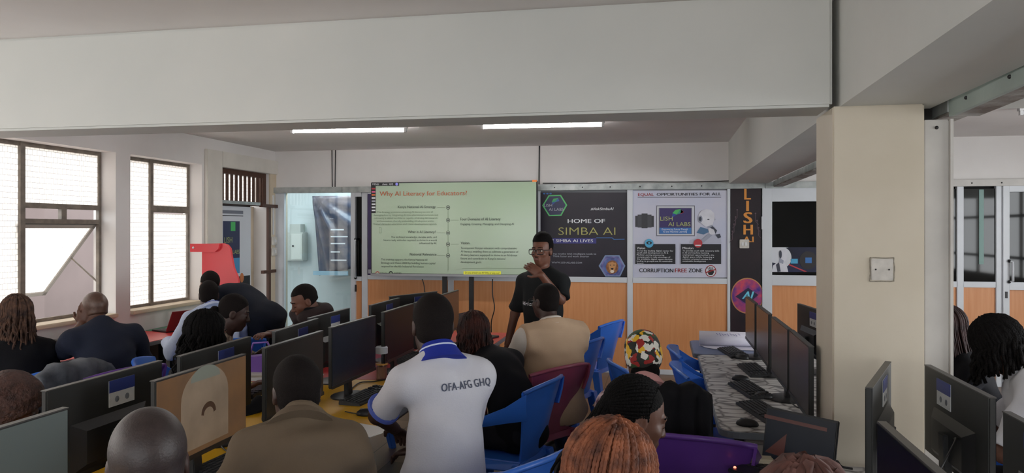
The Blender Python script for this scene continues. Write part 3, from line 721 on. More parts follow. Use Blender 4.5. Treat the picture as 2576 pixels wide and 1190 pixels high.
MB().box(-.055, -.018, -.052, .055, 0, .052).build('plate', m_plate, e, bevel=.005)
for sx in (-1, 1): MB().box(sx*.02-.012, -.024, -.02, sx*.02+.012, -.018, .02).build('rocker', m_batten, e)

# 4: door with a robot film beyond the banner
d3 = empty('door_3', (0, 0, 0)); tag(d3, 'white framed door with dark glass and a robot picture film', 'door', kind='structure')
MB().box(xw(1916), YF - .02, 0, xw(1941), YW + .03, ZT).build('stile', m_alu, d3, bevel=.004)
MB().box(xw(2120), YF - .02, 0, xw(2150), YW + .03, ZT).build('stile', m_alu, d3, bevel=.004)
for z0, z1, n in ((ZT - .16, ZT, 'top_rail'), (1.095, 1.215, 'mid_rail'), (0, .1, 'bottom_rail')): MB().box(xw(1941), YF - .018, z0, xw(2120), YW + .03, z1).build(n, m_alu, d3)
MB().box(xw(1941), YW - .004, 1.215, xw(2120), YW + .004, ZT - .16).build('dark_pane', m_dark_glass, d3)
MB().box(xw(1941), YW - .008, .1, xw(2120), YW + .01, 1.095).build('panel', m_orange, d3)
MB().box(xw(1914), YF - .035, 1.75, xw(1922), YF - .02, 1.9).build('hinge', m_alu, d3); MB().box(xw(1914), YF - .035, .4, xw(1922), YF - .02, .55).build('hinge', m_alu, d3)
film = empty('window_film', onY(2020, 652, YW - .008)); tag(film, 'printed film strip with white robot head on the door glass', 'film')
YV = YW - .008
wall_shape(rect(1941.5, 622, 2100, 684.5), YV, .003, poster_bg('film_print', (22, 24, 40), (34, 40, 74), (96, 50, 46)), film, 'sheet')
wall_shape([(1942, 622), (1984, 622)] + ngon(1968, 648, 23, 26, 12, R(70), R(-60)) + [(1942, 660)], YV - .003, .003, m_paper, film, 'pale_disc')
wall_shape([(1941.5, 684), (1945, 668), (1957, 659), (1974, 662), (1980, 672), (1983, 684)], YV - .006, .003, m_rw, film, 'robot_torso')
wall_shape([(1952, 666), (1960, 660), (1964, 683), (1956, 684)], YV - .008, .003, m_rd, film, 'robot_shoulder_joint')
wall_shape([(1959, 660), (1962, 648), (1972, 652), (1970, 664)], YV - .008, .003, m_rs, film, 'robot_neck')
wall_shape([(1961, 640), (1965, 630), (1973, 627), (1980, 631), (1982, 641), (1979, 652), (1974, 657), (1966, 652)], YV - .01, .003, m_rw, film, 'robot_head')
wall_shape(ngon(1963.5, 640, 3.5, 10, 14), YV - .012, .003, m_rd, film, 'robot_ear')
wall_shape(rect(1989, 651, 2007, 663), YV - .003, .003, MATS['poster_bright_cyan'], film, 'blue_screen'); wall_shape(ngon(2033, 655, 22, 23, 24), YV - .003, .003, mat('dark_dial', (30, 26, 30), .4), film, 'dark_dial'); wall_shape(rect(2026, 648, 2042, 662), YV - .006, .003, m_blue_ink, film, 'chip')
wall_shape([(1985, 664), (2030, 683), (2024, 684), (1984, 667)], YV - .004, .003, m_red_print, film, 'light_streak')
# door at the far right
d4 = empty('door_4', (0, 0, 0)); tag(d4, 'white framed door with dark glass at the right edge', 'door', kind='structure')
MB().box(xw(2518), YF - .02, 0, xw(2535), YW + .03, ZT).build('stile', m_alu, d4, bevel=.004)
MB().box(xw(2535), YF - .018, ZT - .07, xw(2720), YW + .03, ZT).build('top_rail', m_alu, d4); MB().box(xw(2535), YF - .018, ZM0 - .02, xw(2720), YW + .03, ZM1).build('mid_rail', m_alu, d4); MB().box(xw(2535), YF - .018, 0, xw(2720), YW + .03, .1).build('bottom_rail', m_alu, d4)
MB().box(xw(2535), YW - .004, ZM1, xw(2720), YW + .004, ZT - .07).build('dark_pane', m_dark_glass, d4); MB().box(xw(2535), YW - .008, .1, xw(2720), YW + .01, ZM0 - .02).build('panel', m_orange, d4)
MB().box(xw(2720), YF - .02, 0, xw(2745), YW + .03, ZT).build('stile', m_alu, d4)
hx = xw(2534); MB().tube([(hx, YF-.02, 1.40), (hx+.02, YF-.06, 1.39), (hx+.02, YF-.06, 1.18), (hx, YF-.02, 1.17)], .013, 8).build('handle', m_alu, d4, smooth=True)
for z in (1.40, 1.17): MB().ball((hx-.005, YF - .03, z), .018, 8, 6).build('handle_mount', m_black, d4)
MB().box(hx-.04, YF-.03, .99, hx-.02, YF-.018, 1.06).build('lock', m_black, d4)
tag(MB().box(xw(2745), YW - .02, 0, XR, YW + .1, ZT).build('wall_back_end', m_wall), 'white wall closing the partition at the right end', 'wall', kind='structure')

# 5: purple banner edge behind the display
pe = empty('purple_banner', onY(935, 600, YW - .03)); tag(pe, 'purple banner mostly hidden behind the large display', 'banner')
wall_shape(rect(925, 488, 1345, 692), YW - .03, .015, mat('purple_banner_print', (58, 40, 96), .45, .3, 4), pe, 'sheet'); wall_shape(rect(926, 678, 934, 688), YW - .033, .003, m_grey_ink, pe, 'printed_mark')

# ------------------------------------------------------------------ large display on a stand
YT = 8.92
tv = empty('large_display', onY(1142, 940, YT)); tv.location = (onY(1142, 700, YT)[0], YT, 0); tag(tv, 'large flat display on a black stand showing a green slide about AI literacy', 'display')
c0 = onY(932, 458, YT); c1 = onY(1351, 452, YT); zt_, zb_ = 2.335, 1.185
xl, xr = c0[0] - tv.location.x, c1[0] - tv.location.x
MB().box(xl, .012, zb_, xr, .07, zt_).build('casing', m_black, tv, bevel=.006)
m_scr = mat('slide_background', (164, 180, 158), .18, emit=.06, var=.25, vscale=1.2, rgb2=(160, 182, 152), spec=.5)
MB().box(xl + .012, .008, zb_ + .02, xr - .012, .014, zt_ - .012).build('screen', m_scr, tv)
m_bez = mat('silver_bezel', (150, 152, 154), .35, metal=.4); MB().box(xl, .0, zb_ - .012, xr, .05, zb_ + .016).build('lower_bezel', m_bez, tv)
for px in (1119, 1186):
    x = onY(px, 800, YT + .09)[0] - tv.location.x; MB().box(x - .028, .07, .04, x + .028, .11, 1.5).build('stand_post', m_black, tv)
x = onY(1152, 800, YT)[0] - tv.location.x; MB().box(x - .55, -.3, 0, x + .55, .35, .045).build('stand_base', m_black, tv, bevel=.008)
YS = YT + .004
def scr(nm, outline, m, d=.0): wall_shape(outline, YS - d, .002, m, tv, nm)
def stext(s_, a, t, b1, c, m, **k): wall_text(s_, a, t, b1, c, YS, m, tv, dy=-.002, **k)
m_s_red = mat('slide_heading_ink', (178, 92, 52), .4); m_s_ink = mat('slide_ink', (64, 74, 66), .4); m_s_soft = mat('slide_soft_ink', (120, 136, 112), .4); m_s_line = mat('slide_line', (128, 146, 118), .4)
stext('Why AI Literacy for Educators?', 955, 480.5, 1175, 492, m_s_red, bold=.012)
stext('Kenya National AI Strategy', 1001, 517, 1096, 523.5, m_s_ink, bold=.012)
for k, ln in enumerate(('The Strategy envisions achieving AI literacy across all', 'demographics by integrating AI into educational curricula and', 'cultivating a skilled workforce capable of driving AI research', 'and innovation, thereby embedding AI adoption within', "Kenya's broader education and talent development agenda.")):
    a = (949, 940, 941, 948, 940)[k]; b1 = (1089, 1102, 1100, 1092, 1100)[k]; stext(ln, a, 531 + 7.6*k, b1, 535.6 + 7.6*k, m_s_soft)
stext('What is AI Literacy?', 1026, 580, 1096, 586.5, m_s_ink, bold=.01)
for k, ln in enumerate(('The technical knowledge, durable skills, and', 'future-ready attitudes required to thrive in a world', 'influenced by AI.')): stext(ln, (984, 965, 1055)[k], 594 + 7.7*k, 1099, 598.6 + 7.7*k, m_s_ink)
stext('National Relevance', 1031, 636.5, 1098, 643, m_s_ink, bold=.012)
for k, ln in enumerate(('This training supports the Kenya National AI', 'Strategy and Vision 2030 by building human capital', 'required for the 4th Industrial Revolution')): stext(ln, 959, 650.5 + 8.6*k, (1075, 1095, 1066)[k], 655.4 + 8.6*k, m_s_ink)
stext('Four Domains of AI Literacy', 1158, 547.5, 1259, 554.5, m_s_ink, bold=.012); stext('Engaging, Creating, Managing, and Designing AI', 1159, 561, 1293, 566, m_s_ink)
stext('Vision', 1159, 608, 1181, 614.5, m_s_ink, bold=.012)
for k, ln in enumerate(('To empower Kenyan educators with comprehensive', 'AI literacy, enabling them to cultivate a generation of', 'AI-savvy learners equipped to thrive in an AI-driven', "future and contribute to Kenya's national", 'development goals.')): stext(ln, 1159, 621.5 + 8.8*k, (1300, 1304, 1301, 1271, 1212)[k], 626.6 + 8.8*k, m_s_ink)
scr('highlight', rect(1166, 682.5, 1260, 690.5), mat('highlighter_yellow', (214, 214, 60), .4, emit=.2)); stext('Do you already use AI? Why or why not?', 1170, 684, 1257, 688.5, m_s_ink, shear=.2)
scr('timeline', rect(1126.5, 527, 1127.6, 680), m_s_line)
for y, sgn in ((522, -1), (554, 1), (586, -1), (614.5, 1), (643, -1)):
    scr('timeline_branch', rect(1127 + (8 if sgn > 0 else -27), y - .5, 1127 + (27 if sgn > 0 else -8), y + .5), m_s_line)
    scr('timeline_icon', ngon(1127, y, 5, 5.5, 14), m_s_ink, .001); scr('timeline_icon', ngon(1127, y, 3.8, 4.3, 14), m_scr, .002); scr('timeline_icon', rect(1125, y - 2, 1129, y + 2), m_s_ink, .003)
scr('slide_box_line', rect(1163, 675, 1320, 676), m_s_line)
scr('tool_tab', rect(934, 459, 1004, 467.5), m_black); stext('MENU', 937, 461, 953, 465.5, m_white_ink); stext('sheet', 962, 461, 975, 465.5, m_white_ink); stext('NOTE', 979, 461, 989, 465.5, m_white_ink); scr('tool_round', ngon(998, 463.2, 3.4, 3.6, 12), mat('round_violet', (130, 130, 220), .4, emit=.2), .002)
scr('tool_strip', rect(933.5, 467.5, 945, 536), m_black)
for k in range(8): scr('tool_button', rect(935, 473 + 7.8*k, 944, 476.6 + 7.8*k), (m_red_print, mat('pink_button', (220, 90, 140), .4), mat('orange_button', (230, 120, 60), .4), m_white_ink, m_grey_ink, m_white_ink, m_white_ink, m_white_ink)[k], .002)
scr('corner_tab', rect(1339, 452.5, 1350.5, 457.5), mat('orange_tab', (226, 120, 40), .4, emit=.2))
scr('side_handle', rect(953.5, 572, 959, 587), m_s_line); scr('side_handle', rect(954.5, 573, 958, 586), m_scr, .001)
scr('round_logo', ngon(949.5, 687.5, 4.8, 5, 16), m_red_print, .001); scr('round_logo', ngon(949.5, 687.5, 3, 3.2, 16), m_scr, .002); stext('Qhala', 957, 684.5, 974, 689.5, m_s_ink)
scr('dark_logo', ngon(983, 687.5, 5, 5.6, 16), m_ink, .001); scr('dark_logo', ngon(983, 687.5, 3, 3.6, 16), MATS['slide_line'], .002); stext('auetwa', 991, 683.5, 1010, 689, m_s_ink, bold=.02)
cable('display_cable', [onY(1062, 702, YT+.1), onY(1067, 720, YT+.1), onY(1070, 760, YT+.12), onY(1066, 800, YT+.15)], .006, m_black, 'thin dark cable hanging below the display, left one')
cable('display_cable', [onY(1239, 702, YT+.1), onY(1239, 740, YT+.1), onY(1244, 775, YT+.1), onY(1236, 810, YT+.12), onY(1237, 850, YT+.15)], .007, m_black, 'dark wavy cable hanging below the right half of the display')
# ------------------------------------------------------------------ tables
TZ = 0.75
m_yellow = mat('yellow_table_top', (226, 172, 26), .35, .12, 3, spec=.5); m_redt = mat('red_table_top', (196, 50, 52), .38, .12, 3, spec=.5); m_leg = mat('dark_steel_leg', (46, 46, 50), .4, metal=.3)
m_edge = mat('grey_edge_band', (112, 116, 124), .5)
def rounded(x0, y0, x1, y1, r, n=5, corners=(1, 1, 1, 1)):
    out = []
    for (cx, cy, a), on in zip(((x1-r, y1-r, 0), (x0+r, y1-r, 90), (x0+r, y0+r, 180), (x1-r, y0+r, 270)), corners):
        if on: out += [(cx + r*math.cos(R(a + 90*k/n)), cy + r*math.sin(R(a + 90*k/n))) for k in range(n+1)]
        else: out.append({0: (x1, y1), 90: (x0, y1), 180: (x0, y0), 270: (x1, y0)}[a])
    return out
def table(name, x0, y0, x1, y1, m, label, legs=None, r=.06, edge=None, group=None):
    cx, cy = (x0+x1)/2, (y0+y1)/2; e = empty(name, (cx, cy, 0)); tag(e, label, 'table', group)
    out = [(x-cx, y-cy) for x, y in rounded(x0, y0, x1, y1, r)]
    MB().slab(out, TZ-.03, TZ).build('top', m, e)
    big = [(x*(1 + .008/abs(x0-cx)), y*(1 + .008/abs(y0-cy))) for x, y in out]
    MB().slab(big, TZ-.036, TZ-.004).build('edge_band', edge or m_edge, e)
    for sx in (-1, 1):
        for sy in (-1, 1): MB().box(sx*((x1-x0)/2-.1)-.025, sy*((y1-y0)/2-.15)-.025, 0, sx*((x1-x0)/2-.1)+.025, sy*((y1-y0)/2-.15)+.025, TZ-.036).build('leg', m_leg, e)
    MB().box(-.01, -(y1-y0)/2+.15, .35, .01, (y1-y0)/2-.15, TZ-.04).build('modesty_panel', m_black, e)
    return e
TX0, TX1 = -2.38, -1.42
table('classroom_table', TX0, 1.0, TX1, 2.92, m_yellow, 'yellow topped long table nearest the viewer, under the bald man')
table('classroom_table', TX0, 2.93, TX1, 4.74, m_yellow, 'yellow topped long table in front of the man in the white polo')
table('classroom_table', TX0, 4.75, TX1, 7.15, m_redt, 'red topped long table nearest the display, behind the yellow ones')
table('window_table', -5.0, 3.3, -4.45, 6.6, m_redt, 'red topped narrow table along the windows')
m_greent = mat('green_table_top', (60, 130, 92), .4, .1, 3)
table('window_table', -5.0, 6.61, -4.45, 7.5, m_greent, 'green topped small table by the narrow window')
# right hand tables with a stone pattern cover
m_stone = mat('pebble_print_cover', (206, 204, 200), .4, spec=.4)
nt, b = nodes_of(m_stone)
tc = nt.nodes.new('ShaderNodeTexCoord'); mp = nt.nodes.new('ShaderNodeMapping'); mp.inputs['Scale'].default_value = (8, 13, 1)
vo = nt.nodes.new('ShaderNodeTexVoronoi'); vo.feature = 'DISTANCE_TO_EDGE'; vo.inputs['Scale'].default_value = 1.0; vo.inputs['Randomness'].default_value = .55
rp = nt.nodes.new('ShaderNodeValToRGB'); rp.color_ramp.elements[0].position = .0; rp.color_ramp.elements[0].color = (*lin((92, 88, 86)), 1); rp.color_ramp.elements[1].position = .1; rp.color_ramp.elements[1].color = (*lin((210, 208, 204)), 1)
e2 = rp.color_ramp.elements.new(.05); e2.color = (*lin((164, 160, 158)), 1)
nt.links.new(tc.outputs['Object'], mp.inputs['Vector']); nt.links.new(mp.outputs['Vector'], vo.inputs['Vector']); nt.links.new(vo.outputs['Distance'], rp.inputs['Fac']); nt.links.new(rp.outputs['Color'], b.inputs['Base Color'])
m_bluet = mat('slate_blue_top', (110, 124, 160), .45, .1, 4)
table('pattern_table', .30, 3.885, 1.40, 6.22, m_stone, 'long table with pebble print cover right of the aisle', edge=mat('blue_grey_edge', (128, 138, 148), .5), r=.09)
table('blue_table', .27, 6.24, 1.40, 7.0, m_bluet, 'slate blue table end holding the paper roll')
table('pattern_table', .30, 1.15, 1.45, 3.40, m_stone, 'table with pebble print cover nearest the viewer, under the laptop', edge=MATS['blue_grey_edge'], r=.09)
cb = empty('pedestal_cabinet', (.72, 4.03, 0)); tag(cb, 'white drawer cabinet under the end of the pebble print table', 'cabinet')
m_cab = mat('cabinet_white', (206, 204, 198), .5, .08, 4)
MB().box(-.3, -.1, 0, .3, .45, .70).build('body', m_cab, cb, bevel=.005)
for k in range(2):
    d_ = MB().box(-.29, -.118, .36 - .34*k, .29, -.1, .68 - .34*k).build('drawer', m_cab, cb, bevel=.004); MB().box(-.05, -.13, .6 - .34*k, .05, -.118, .62 - .34*k).build('handle', m_leg, d_)

# ------------------------------------------------------------------ plastic armchairs
def chair_mat(name, c): return mat(name, c, .33, .1, 6, spec=.5)
m_cblue = chair_mat('blue_plastic', (56, 118, 222)); m_cpurple = chair_mat('purple_plastic', (100, 60, 148)); m_cmaroon = chair_mat('maroon_plastic', (158, 76, 98))
def make_chair(m, name='plastic_chair'):
    e = empty(name)
    g = []
    for i in range(8):
        v = i / 7; row = []
        for j in range(11):
            u = -1 + 2*j/10; hw = .165 + .12*v**1.4
            row.append((u*hw, -.205 - .13*v + (.06*v + .02)*abs(u)**1.6, .43 + .45*v - .035*abs(u)**2*v))
        g.append(row)
    MB().sheet(g, .014).build('backrest', m, e, smooth='auto')
    MB().tube([(x, y-.006, z) for x, y, z in g[-1]], .013, 6).build('top_rim', m, e, smooth=True)
    for s in (-1, 1):
        up = [(.283*s, -.28, .845), (.305*s, -.16, .765), (.31*s, -.02, .70), (.295*s, .12, .665), (.262*s, .215, .645)]
        lo = [(.235*s, -.262, .69), (.285*s, -.15, .675), (.298*s, -.02, .645), (.285*s, .12, .625), (.255*s, .215, .60)]
        md = [tuple((a+b_)/2 + (.012*s if k == 0 else 0) for k, (a, b_) in enumerate(zip(p, q))) for p, q in zip(up, lo)]
        MB().sheet([up, md, lo], .014).build('armrest', m, e, smooth='auto')
        MB().sheet([[(.262*s, .225, .64), (.245*s, .225, .53), (.222*s, .215, .42)], [(.27*s, .17, .64), (.25*s, .165, .53), (.226*s, .15, .42)]], .016).build('arm_support', m, e)
        for sy, yb, yt in ((1, .235, .185), (-1, -.275, -.195)):
            x0, x1 = s*.235, s*.195; a = .03
            MB().hexa([(x0-a*.75, yb-a*.75, 0), (x0+a*.75, yb-a*.75, 0), (x0+a*.75, yb+a*.75, 0), (x0-a*.75, yb+a*.75, 0)], [(x1-a*1.2, yt-a*1.2, .42), (x1+a*1.2, yt-a*1.2, .42), (x1+a*1.2, yt+a*1.2, .42), (x1-a*1.2, yt+a*1.2, .42)]).build('leg', m, e, bevel=.004)
    MB().hexa([(-.225, -.215, .385), (.225, -.215, .385), (.235, .225, .375), (-.235, .225, .375)], [(-.195, -.205, .435), (.195, -.205, .435), (.215, .22, .44), (-.215, .22, .44)]).build('seat', m, e, bevel=.008)
    return e
CH_P = {}
def chair(colour, x, y, yaw, label, tilt=None, z=0.0):
    if colour not in CH_P:
        CH_P[colour] = make_chair({'blue': m_cblue, 'purple': m_cpurple, 'maroon': m_cmaroon}[colour]); c = CH_P[colour]
    else: c = copy_tree(CH_P[colour])
    c.location = (x, y, z); c.rotation_euler = (tilt or 0, 0, yaw)
    return tag(c, label, 'chair', 'plastic armchairs of the classroom')
chair('blue', -.70, 7.35, R(70), 'blue plastic armchair standing farthest back, against the wood panels')
chair('blue', -.80, 6.1, R(72), 'blue plastic armchair standing between the man in the vest and the wall')
chair('blue', .0, 5.08, R(-72), 'blue plastic armchair half hidden behind the flowered head wrap')
chair('blue', .40, 5.7, R(-88), 'blue plastic armchair tucked under the pebble print table, the farther of two seen edge on')
chair('blue', .41, 4.98, R(-86), 'blue plastic armchair tucked under the pebble print table beside the black garment')
chair('blue', 1.72, 6.9, R(95), 'blue plastic armchair behind the monitors near the robot film door')

# ------------------------------------------------------------------ monitors
m_mon = mat('monitor_black', (30, 30, 31), .42, .12, 12); m_mback = mat('monitor_back', (38, 39, 38), .5, .1, 10); m_bezel = mat('monitor_edge', (66, 64, 62), .4)
m_soff = mat('screen_off', (18, 20, 25), .3, spec=.1)
m_stick = mat('sticker_white', (214, 216, 216), .5, .1, 40); m_stb = mat('sticker_blue', (48, 62, 130), .45)
MW, MH = .61, .345
def make_monitor():
    e = empty('monitor')
    z0, z1 = .105, .105 + MH
    MB().box(-MW/2, -.008, z0, MW/2, .014, z1).build('panel', m_mback, e, bevel=.004)
    MB().box(-MW/2 + .006, -.0105, z0 + .016, MW/2 - .006, -.008, z1 - .006).build('screen', m_soff, e)
    MB().box(-MW/2, -.013, z0 - .002, MW/2, -.007, z0 + .016).build('chin', m_mon, e)
    MB().box(-MW/2 - .001, -.009, z1 - .003, MW/2 + .001, .015, z1 + .001).build('top_edge', m_bezel, e)
    MB().hexa([(-.2, .014, z0+.02), (.2, .014, z0+.02), (.15, .04, z0+.05), (-.15, .04, z0+.05)], [(-.2, .014, z0+.2), (.2, .014, z0+.2), (.15, .04, z0+.17), (-.15, .04, z0+.17)]).build('back_housing', m_mon, e)
    MB().hexa([(-.03, .02, .01), (.03, .02, .01), (.03, .05, .01), (-.03, .05, .01)], [(-.026, .035, .25), (.026, .035, .25), (.026, .058, .25), (-.026, .058, .25)]).build('stand', m_mon, e, bevel=.003)
    MB().lathe([(.13, 0), (.13, .008), (.11, .012), (.03, .014)], 24, c=(0, .03, 0), sy=.8).build('base', m_mon, e, smooth='auto')
    return e
mon_p = make_monitor(); _first = [True]
def sticker(e, x=-.06, z=.375, w=.14, h=.10):
    st = MB().box(x - w/2, .0145, z - h/2, x + w/2, .0165, z + h/2).build('sticker', m_stick, e)
    MB().box(x - w/2, .016, z + .004, x + w/2, .018, z + h/2).build('sticker_band', m_stb, st)
    for dx in (-.028, .028): MB().ball((x + dx, .0168, z - h*.25), (.012, .002, .012), 8, 6).build('sticker_emblem', mat('sticker_mark', (120, 124, 130), .5), st)
def monitor(x, y, yaw, label, stick=False, screen=None, z=TZ, tilt=0.0):
    if _first[0]: e = mon_p; _first[0] = False
    else: e = copy_tree(mon_p)
    e.location = (x, y, z); e.rotation_euler = (tilt, 0, yaw); tag(e, label, 'monitor', 'desktop monitors')
    screen = screen or m_soff
    sc_ = [c for c in e.children if c.name.startswith('screen')][0]; sc_.data = sc_.data.copy(); sc_.data.materials[0] = screen
    return e, stick
later = []
def mon(*a, **k):
    e, st = monitor(*a, **k)
    if st: later.append((e, st))
XA, XB = -1.80, -2.06     # screens facing the aisle / screens facing the windows
m_grey_scr = mat('screen_plain_grey', (84, 92, 90), .35, emit=.12);  # even grey with weak emission
m_wall_scr = mat('screen_desert_picture', (128, 96, 66), .3, .8, 5, emit=.14, rgb2=(98, 78, 60))
mon(XA, 1.72, R(90), 'monitor with a plain, weakly emitting grey screen at the lower left corner', screen=m_grey_scr)
mon(XA, 2.74, R(90), 'monitor showing a sandy desert picture behind the bald man', screen=m_wall_scr)
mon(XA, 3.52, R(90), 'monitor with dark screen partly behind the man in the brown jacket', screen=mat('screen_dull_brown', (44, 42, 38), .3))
mon(XA, 4.26, R(88), 'monitor with dark blue screen and round foot before the white polo', screen=mat('screen_blue_black', (34, 42, 52), .25, .5, 3, rgb2=(24, 30, 40), spec=.3))
mon(XA, 5.05, R(90), 'monitor with black screen on the red table, left of the polo man')
mon(XA, 5.72, R(90), 'monitor on the red table hidden behind the polo man\'s head')
mon(XA, 6.33, R(90), 'monitor with screen coloured brown as a painted reflection of the wood panels on the red table', screen=mat('screen_painted_reflection', (58, 44, 36), .25))  # reflection of the wood panels put into the screen's base colour
mon(XB, 2.52, R(-90), 'black monitor seen from behind with sticker, beside the grey jacket', 1)
mon(XB, 3.24, R(-88), 'black monitor seen from behind hiding the woman with long black curls', 1)
mon(XB, 4.04, R(-86), 'monitor with greenish back and sticker in front of the hooded man', 1)
mon(XB - .08, 4.66, R(-90), 'black monitor with sticker on its back, right of the hooded man', 1)
mon(XB, 5.47, R(-90), 'black monitor with sticker on its back, on the red table near the glass door', 1)
mon(XB, 6.16, R(-112), 'small looking monitor turned aside at the far end of the red table', 1)
XC, XD2 = .70, 1.02
m_brefl = mat('screen_brown_reflection', (52, 42, 36), .3)  # brown reflection painted in as the screen's base colour
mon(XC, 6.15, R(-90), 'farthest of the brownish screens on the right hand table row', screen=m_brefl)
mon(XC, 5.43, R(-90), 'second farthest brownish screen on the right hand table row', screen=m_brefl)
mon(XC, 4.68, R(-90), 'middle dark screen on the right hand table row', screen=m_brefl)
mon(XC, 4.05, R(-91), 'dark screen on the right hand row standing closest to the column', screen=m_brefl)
mon(1.05, 5.6, R(97), 'monitor seen from behind with sticker, facing the other side by the column', 1)
mon(.82, 3.10, R(-111), 'monitor seen almost edge on in front of the column', 1)
mon(.62, 2.02, R(-90), 'dark monitor at the bottom edge in front of the column')
mon(1.07, 3.03, R(90), 'large grey monitor back with blue and white sticker right of the column', 2)
mon(1.03, 2.22, R(90), 'monitor seen from behind in the lower right corner', 2)
for e, st in later: sticker(e, {1: -.06, 2: .09}[st])
# picture on the desert screen: pale dune arch, as flat printed shapes inside the screen
ds = [o for o in bpy.data.objects if o.get('label', '').startswith('monitor showing a sandy')][0]
def onscreen(nm, outline, m, d): MB().prism(outline, -.0105 - d, -.0105 - d + .0005).build(nm, m, ds)
m_d1 = mat('dune_pale', (150, 132, 112), .35, .3, 8, emit=.12); m_d2 = mat('dune_dark', (84, 62, 46), .35, emit=.05); m_d3 = mat('dune_sky', (120, 124, 114), .35, emit=.14)
onscreen('picture_dune', [(-.16, .14)] + [(-.0 + .16*math.cos(R(180 - 12*k)), .33 + .12*math.sin(R(180 - 12*k))) for k in range(15, -1, -1)][::-1] + [(.16, .14)], m_d1, .0004)
onscreen('picture_sky', [(-.10, .40)] + [(.10*math.cos(R(180-15*k)), .40 + .055*math.sin(R(180-15*k))) for k in range(0, 13)] + [(.10, .40)], m_d3, .0008)
arc = [(.02 + .05*math.cos(R(a)), .26 + .045*math.sin(R(a))) for a in range(0, 181, 15)] + [(.02 + .034*math.cos(R(a)), .255 + .028*math.sin(R(a))) for a in range(180, -1, -15)]
onscreen('picture_arch', arc, m_d2, .0008)

# ------------------------------------------------------------------ keyboards, mice, laptops
m_key = mat('key_black', (38, 38, 40), .5); m_kbd = mat('keyboard_black', (26, 26, 28), .5)
def make_keyboard():
    e = empty('keyboard')
    MB().hexa([(-.22, -.07, 0), (.22, -.07, 0), (.22, .07, 0), (-.22, .07, 0)], [(-.218, -.068, .014), (.218, -.068, .014), (.218, .068, .026), (-.218, .068, .026)]).build('body', m_kbd, e, bevel=.003)
    mb = MB()
    for r_ in range(6):
        y = -.055 + r_*.0205; z = .015 + .012*(y + .068)/.136
        for k in range(21):
            if k in (15, 18): continue
            x = -.205 + k*.0203; mb.box(x, y, z, x + .0165, y + .0165, z + .006)
    tag(mb.build('keys', m_key, e), kind='stuff'); return e
kb_p = make_keyboard(); _kb = [True]
def keyboard(x, y, yaw, label, z=TZ):
    e = kb_p if _kb[0] else copy_tree(kb_p); _kb[0] = False
    e.location = (x, y, z); e.rotation_euler = (0, 0, yaw); return tag(e, label, 'keyboard', 'desktop keyboards')
def make_mouse():
    e = empty('mouse')
    MB().lathe([(.03, 0), (.033, .008), (.03, .02), (.022, .03), (.008, .036)], 18, sx=1.0, sy=1.75).build('shell', m_kbd, e, smooth=True)
    MB().box(-.003, .012, .026, .003, .034, .036).build('wheel', m_edge, e); return e
ms_p = make_mouse(); _ms = [True]
def mouse(x, y, yaw, label, z=TZ):
    e = ms_p if _ms[0] else copy_tree(ms_p); _ms[0] = False
    e.location = (x, y, z); e.rotation_euler = (0, 0, yaw); return tag(e, label, 'mouse', 'computer mice')
def kb_at(px, py, yaw, label): p = onZ(px, py, TZ); return keyboard(p[0], p[1], yaw, label)
def ms_at(px, py, yaw, label): p = onZ(px, py, TZ); return mouse(p[0], p[1], yaw, label)
kb_at(1843, 890, R(-80), 'keyboard nearest the paper roll on the pebble print table'); kb_at(1895, 935, R(-84), 'second keyboard from the paper roll')
kb_at(1885, 985, R(-78), 'keyboard in the middle of the pebble print table'); kb_at(1917, 1040, R(-76), 'keyboard closest to the viewer on the pebble print table')
ms_at(1866, 903, R(60), 'mouse beside the keyboard nearest the paper roll'); ms_at(1863, 957, R(80), 'mouse beside the second keyboard'); ms_at(1920, 1002, R(70), 'mouse lying against the middle keyboard'); ms_at(1880, 1071, R(75), 'mouse lying at the rounded near corner of the pebble print table')
kb_at(925, 1000, R(84), 'keyboard on the yellow table beside the arm of the white polo man'); ms_at(922, 1045, R(95), 'mouse on the yellow table beside the white polo man')
kb_at(648, 985, R(-84), 'keyboard on the yellow table left of the brown jacket man'); kb_at(590, 1165, R(86), 'keyboard at the bottom edge under the desert screen'); kb_at(835, 910, R(-86), 'keyboard on the red table edge under the sticker monitor')
kb_at(1030, 905, R(86), 'keyboard on the red table left of the white polo collar')
def laptop(x, y, yaw, label, ang=105, m=None, w=.34, d=.235, scr_m=None, z=TZ, lid_m=None):
    e = empty('laptop', (x, y, z), yaw); tag(e, label, 'laptop', 'laptops'); m = m or m_kbd
    MB().box(-w/2, -d/2, 0, w/2, d/2, .016).build('base', m, e, bevel=.003)
    mb = MB()
    for r_ in range(5):
        for k in range(13): mb.box(-w/2+.02 + k*(w-.04)/13, -.02 + r_*.022, .016, -w/2+.02 + (k+.84)*(w-.04)/13, -.02 + r_*.022 + .018, .019)
    tag(mb.build('keys', m_key, e), kind='stuff')
    MB().box(-.05, -d/2+.015, .016, .05, -d/2+.075, .0175).build('touchpad', m_edge, e)
    lid = empty('lid', (0, d/2, .012)); lid.parent = e; lid.rotation_euler = (R(90 - ang), 0, 0)
    MB().box(-w/2, -.004, 0, w/2, .006, .225).build('lid_shell', lid_m or m, lid, bevel=.003)
    MB().box(-w/2+.008, -.0055, .014, w/2-.008, -.004, .217).build('screen', scr_m or m_soff, lid)
    return e, lid
lp, lid = laptop(.475, 3.2, R(-42), 'open laptop with reddish dark screen on the near pebble print table', 100, scr_m=mat('screen_dark_slide', (34, 40, 50), .35, .3, 6, emit=.03, spec=.25), w=.33)
m_lr = mat('screen_dull_red', (92, 50, 44), .4, emit=.03)
MB().prism([(-.15, .035), (-.06, .03), (-.055, .13)], -.0065, -.006).build('slide_triangle', m_lr, lid); MB().box(-.17, -.0065, .175, .12, -.006, .19).build('slide_band', m_lr, lid)
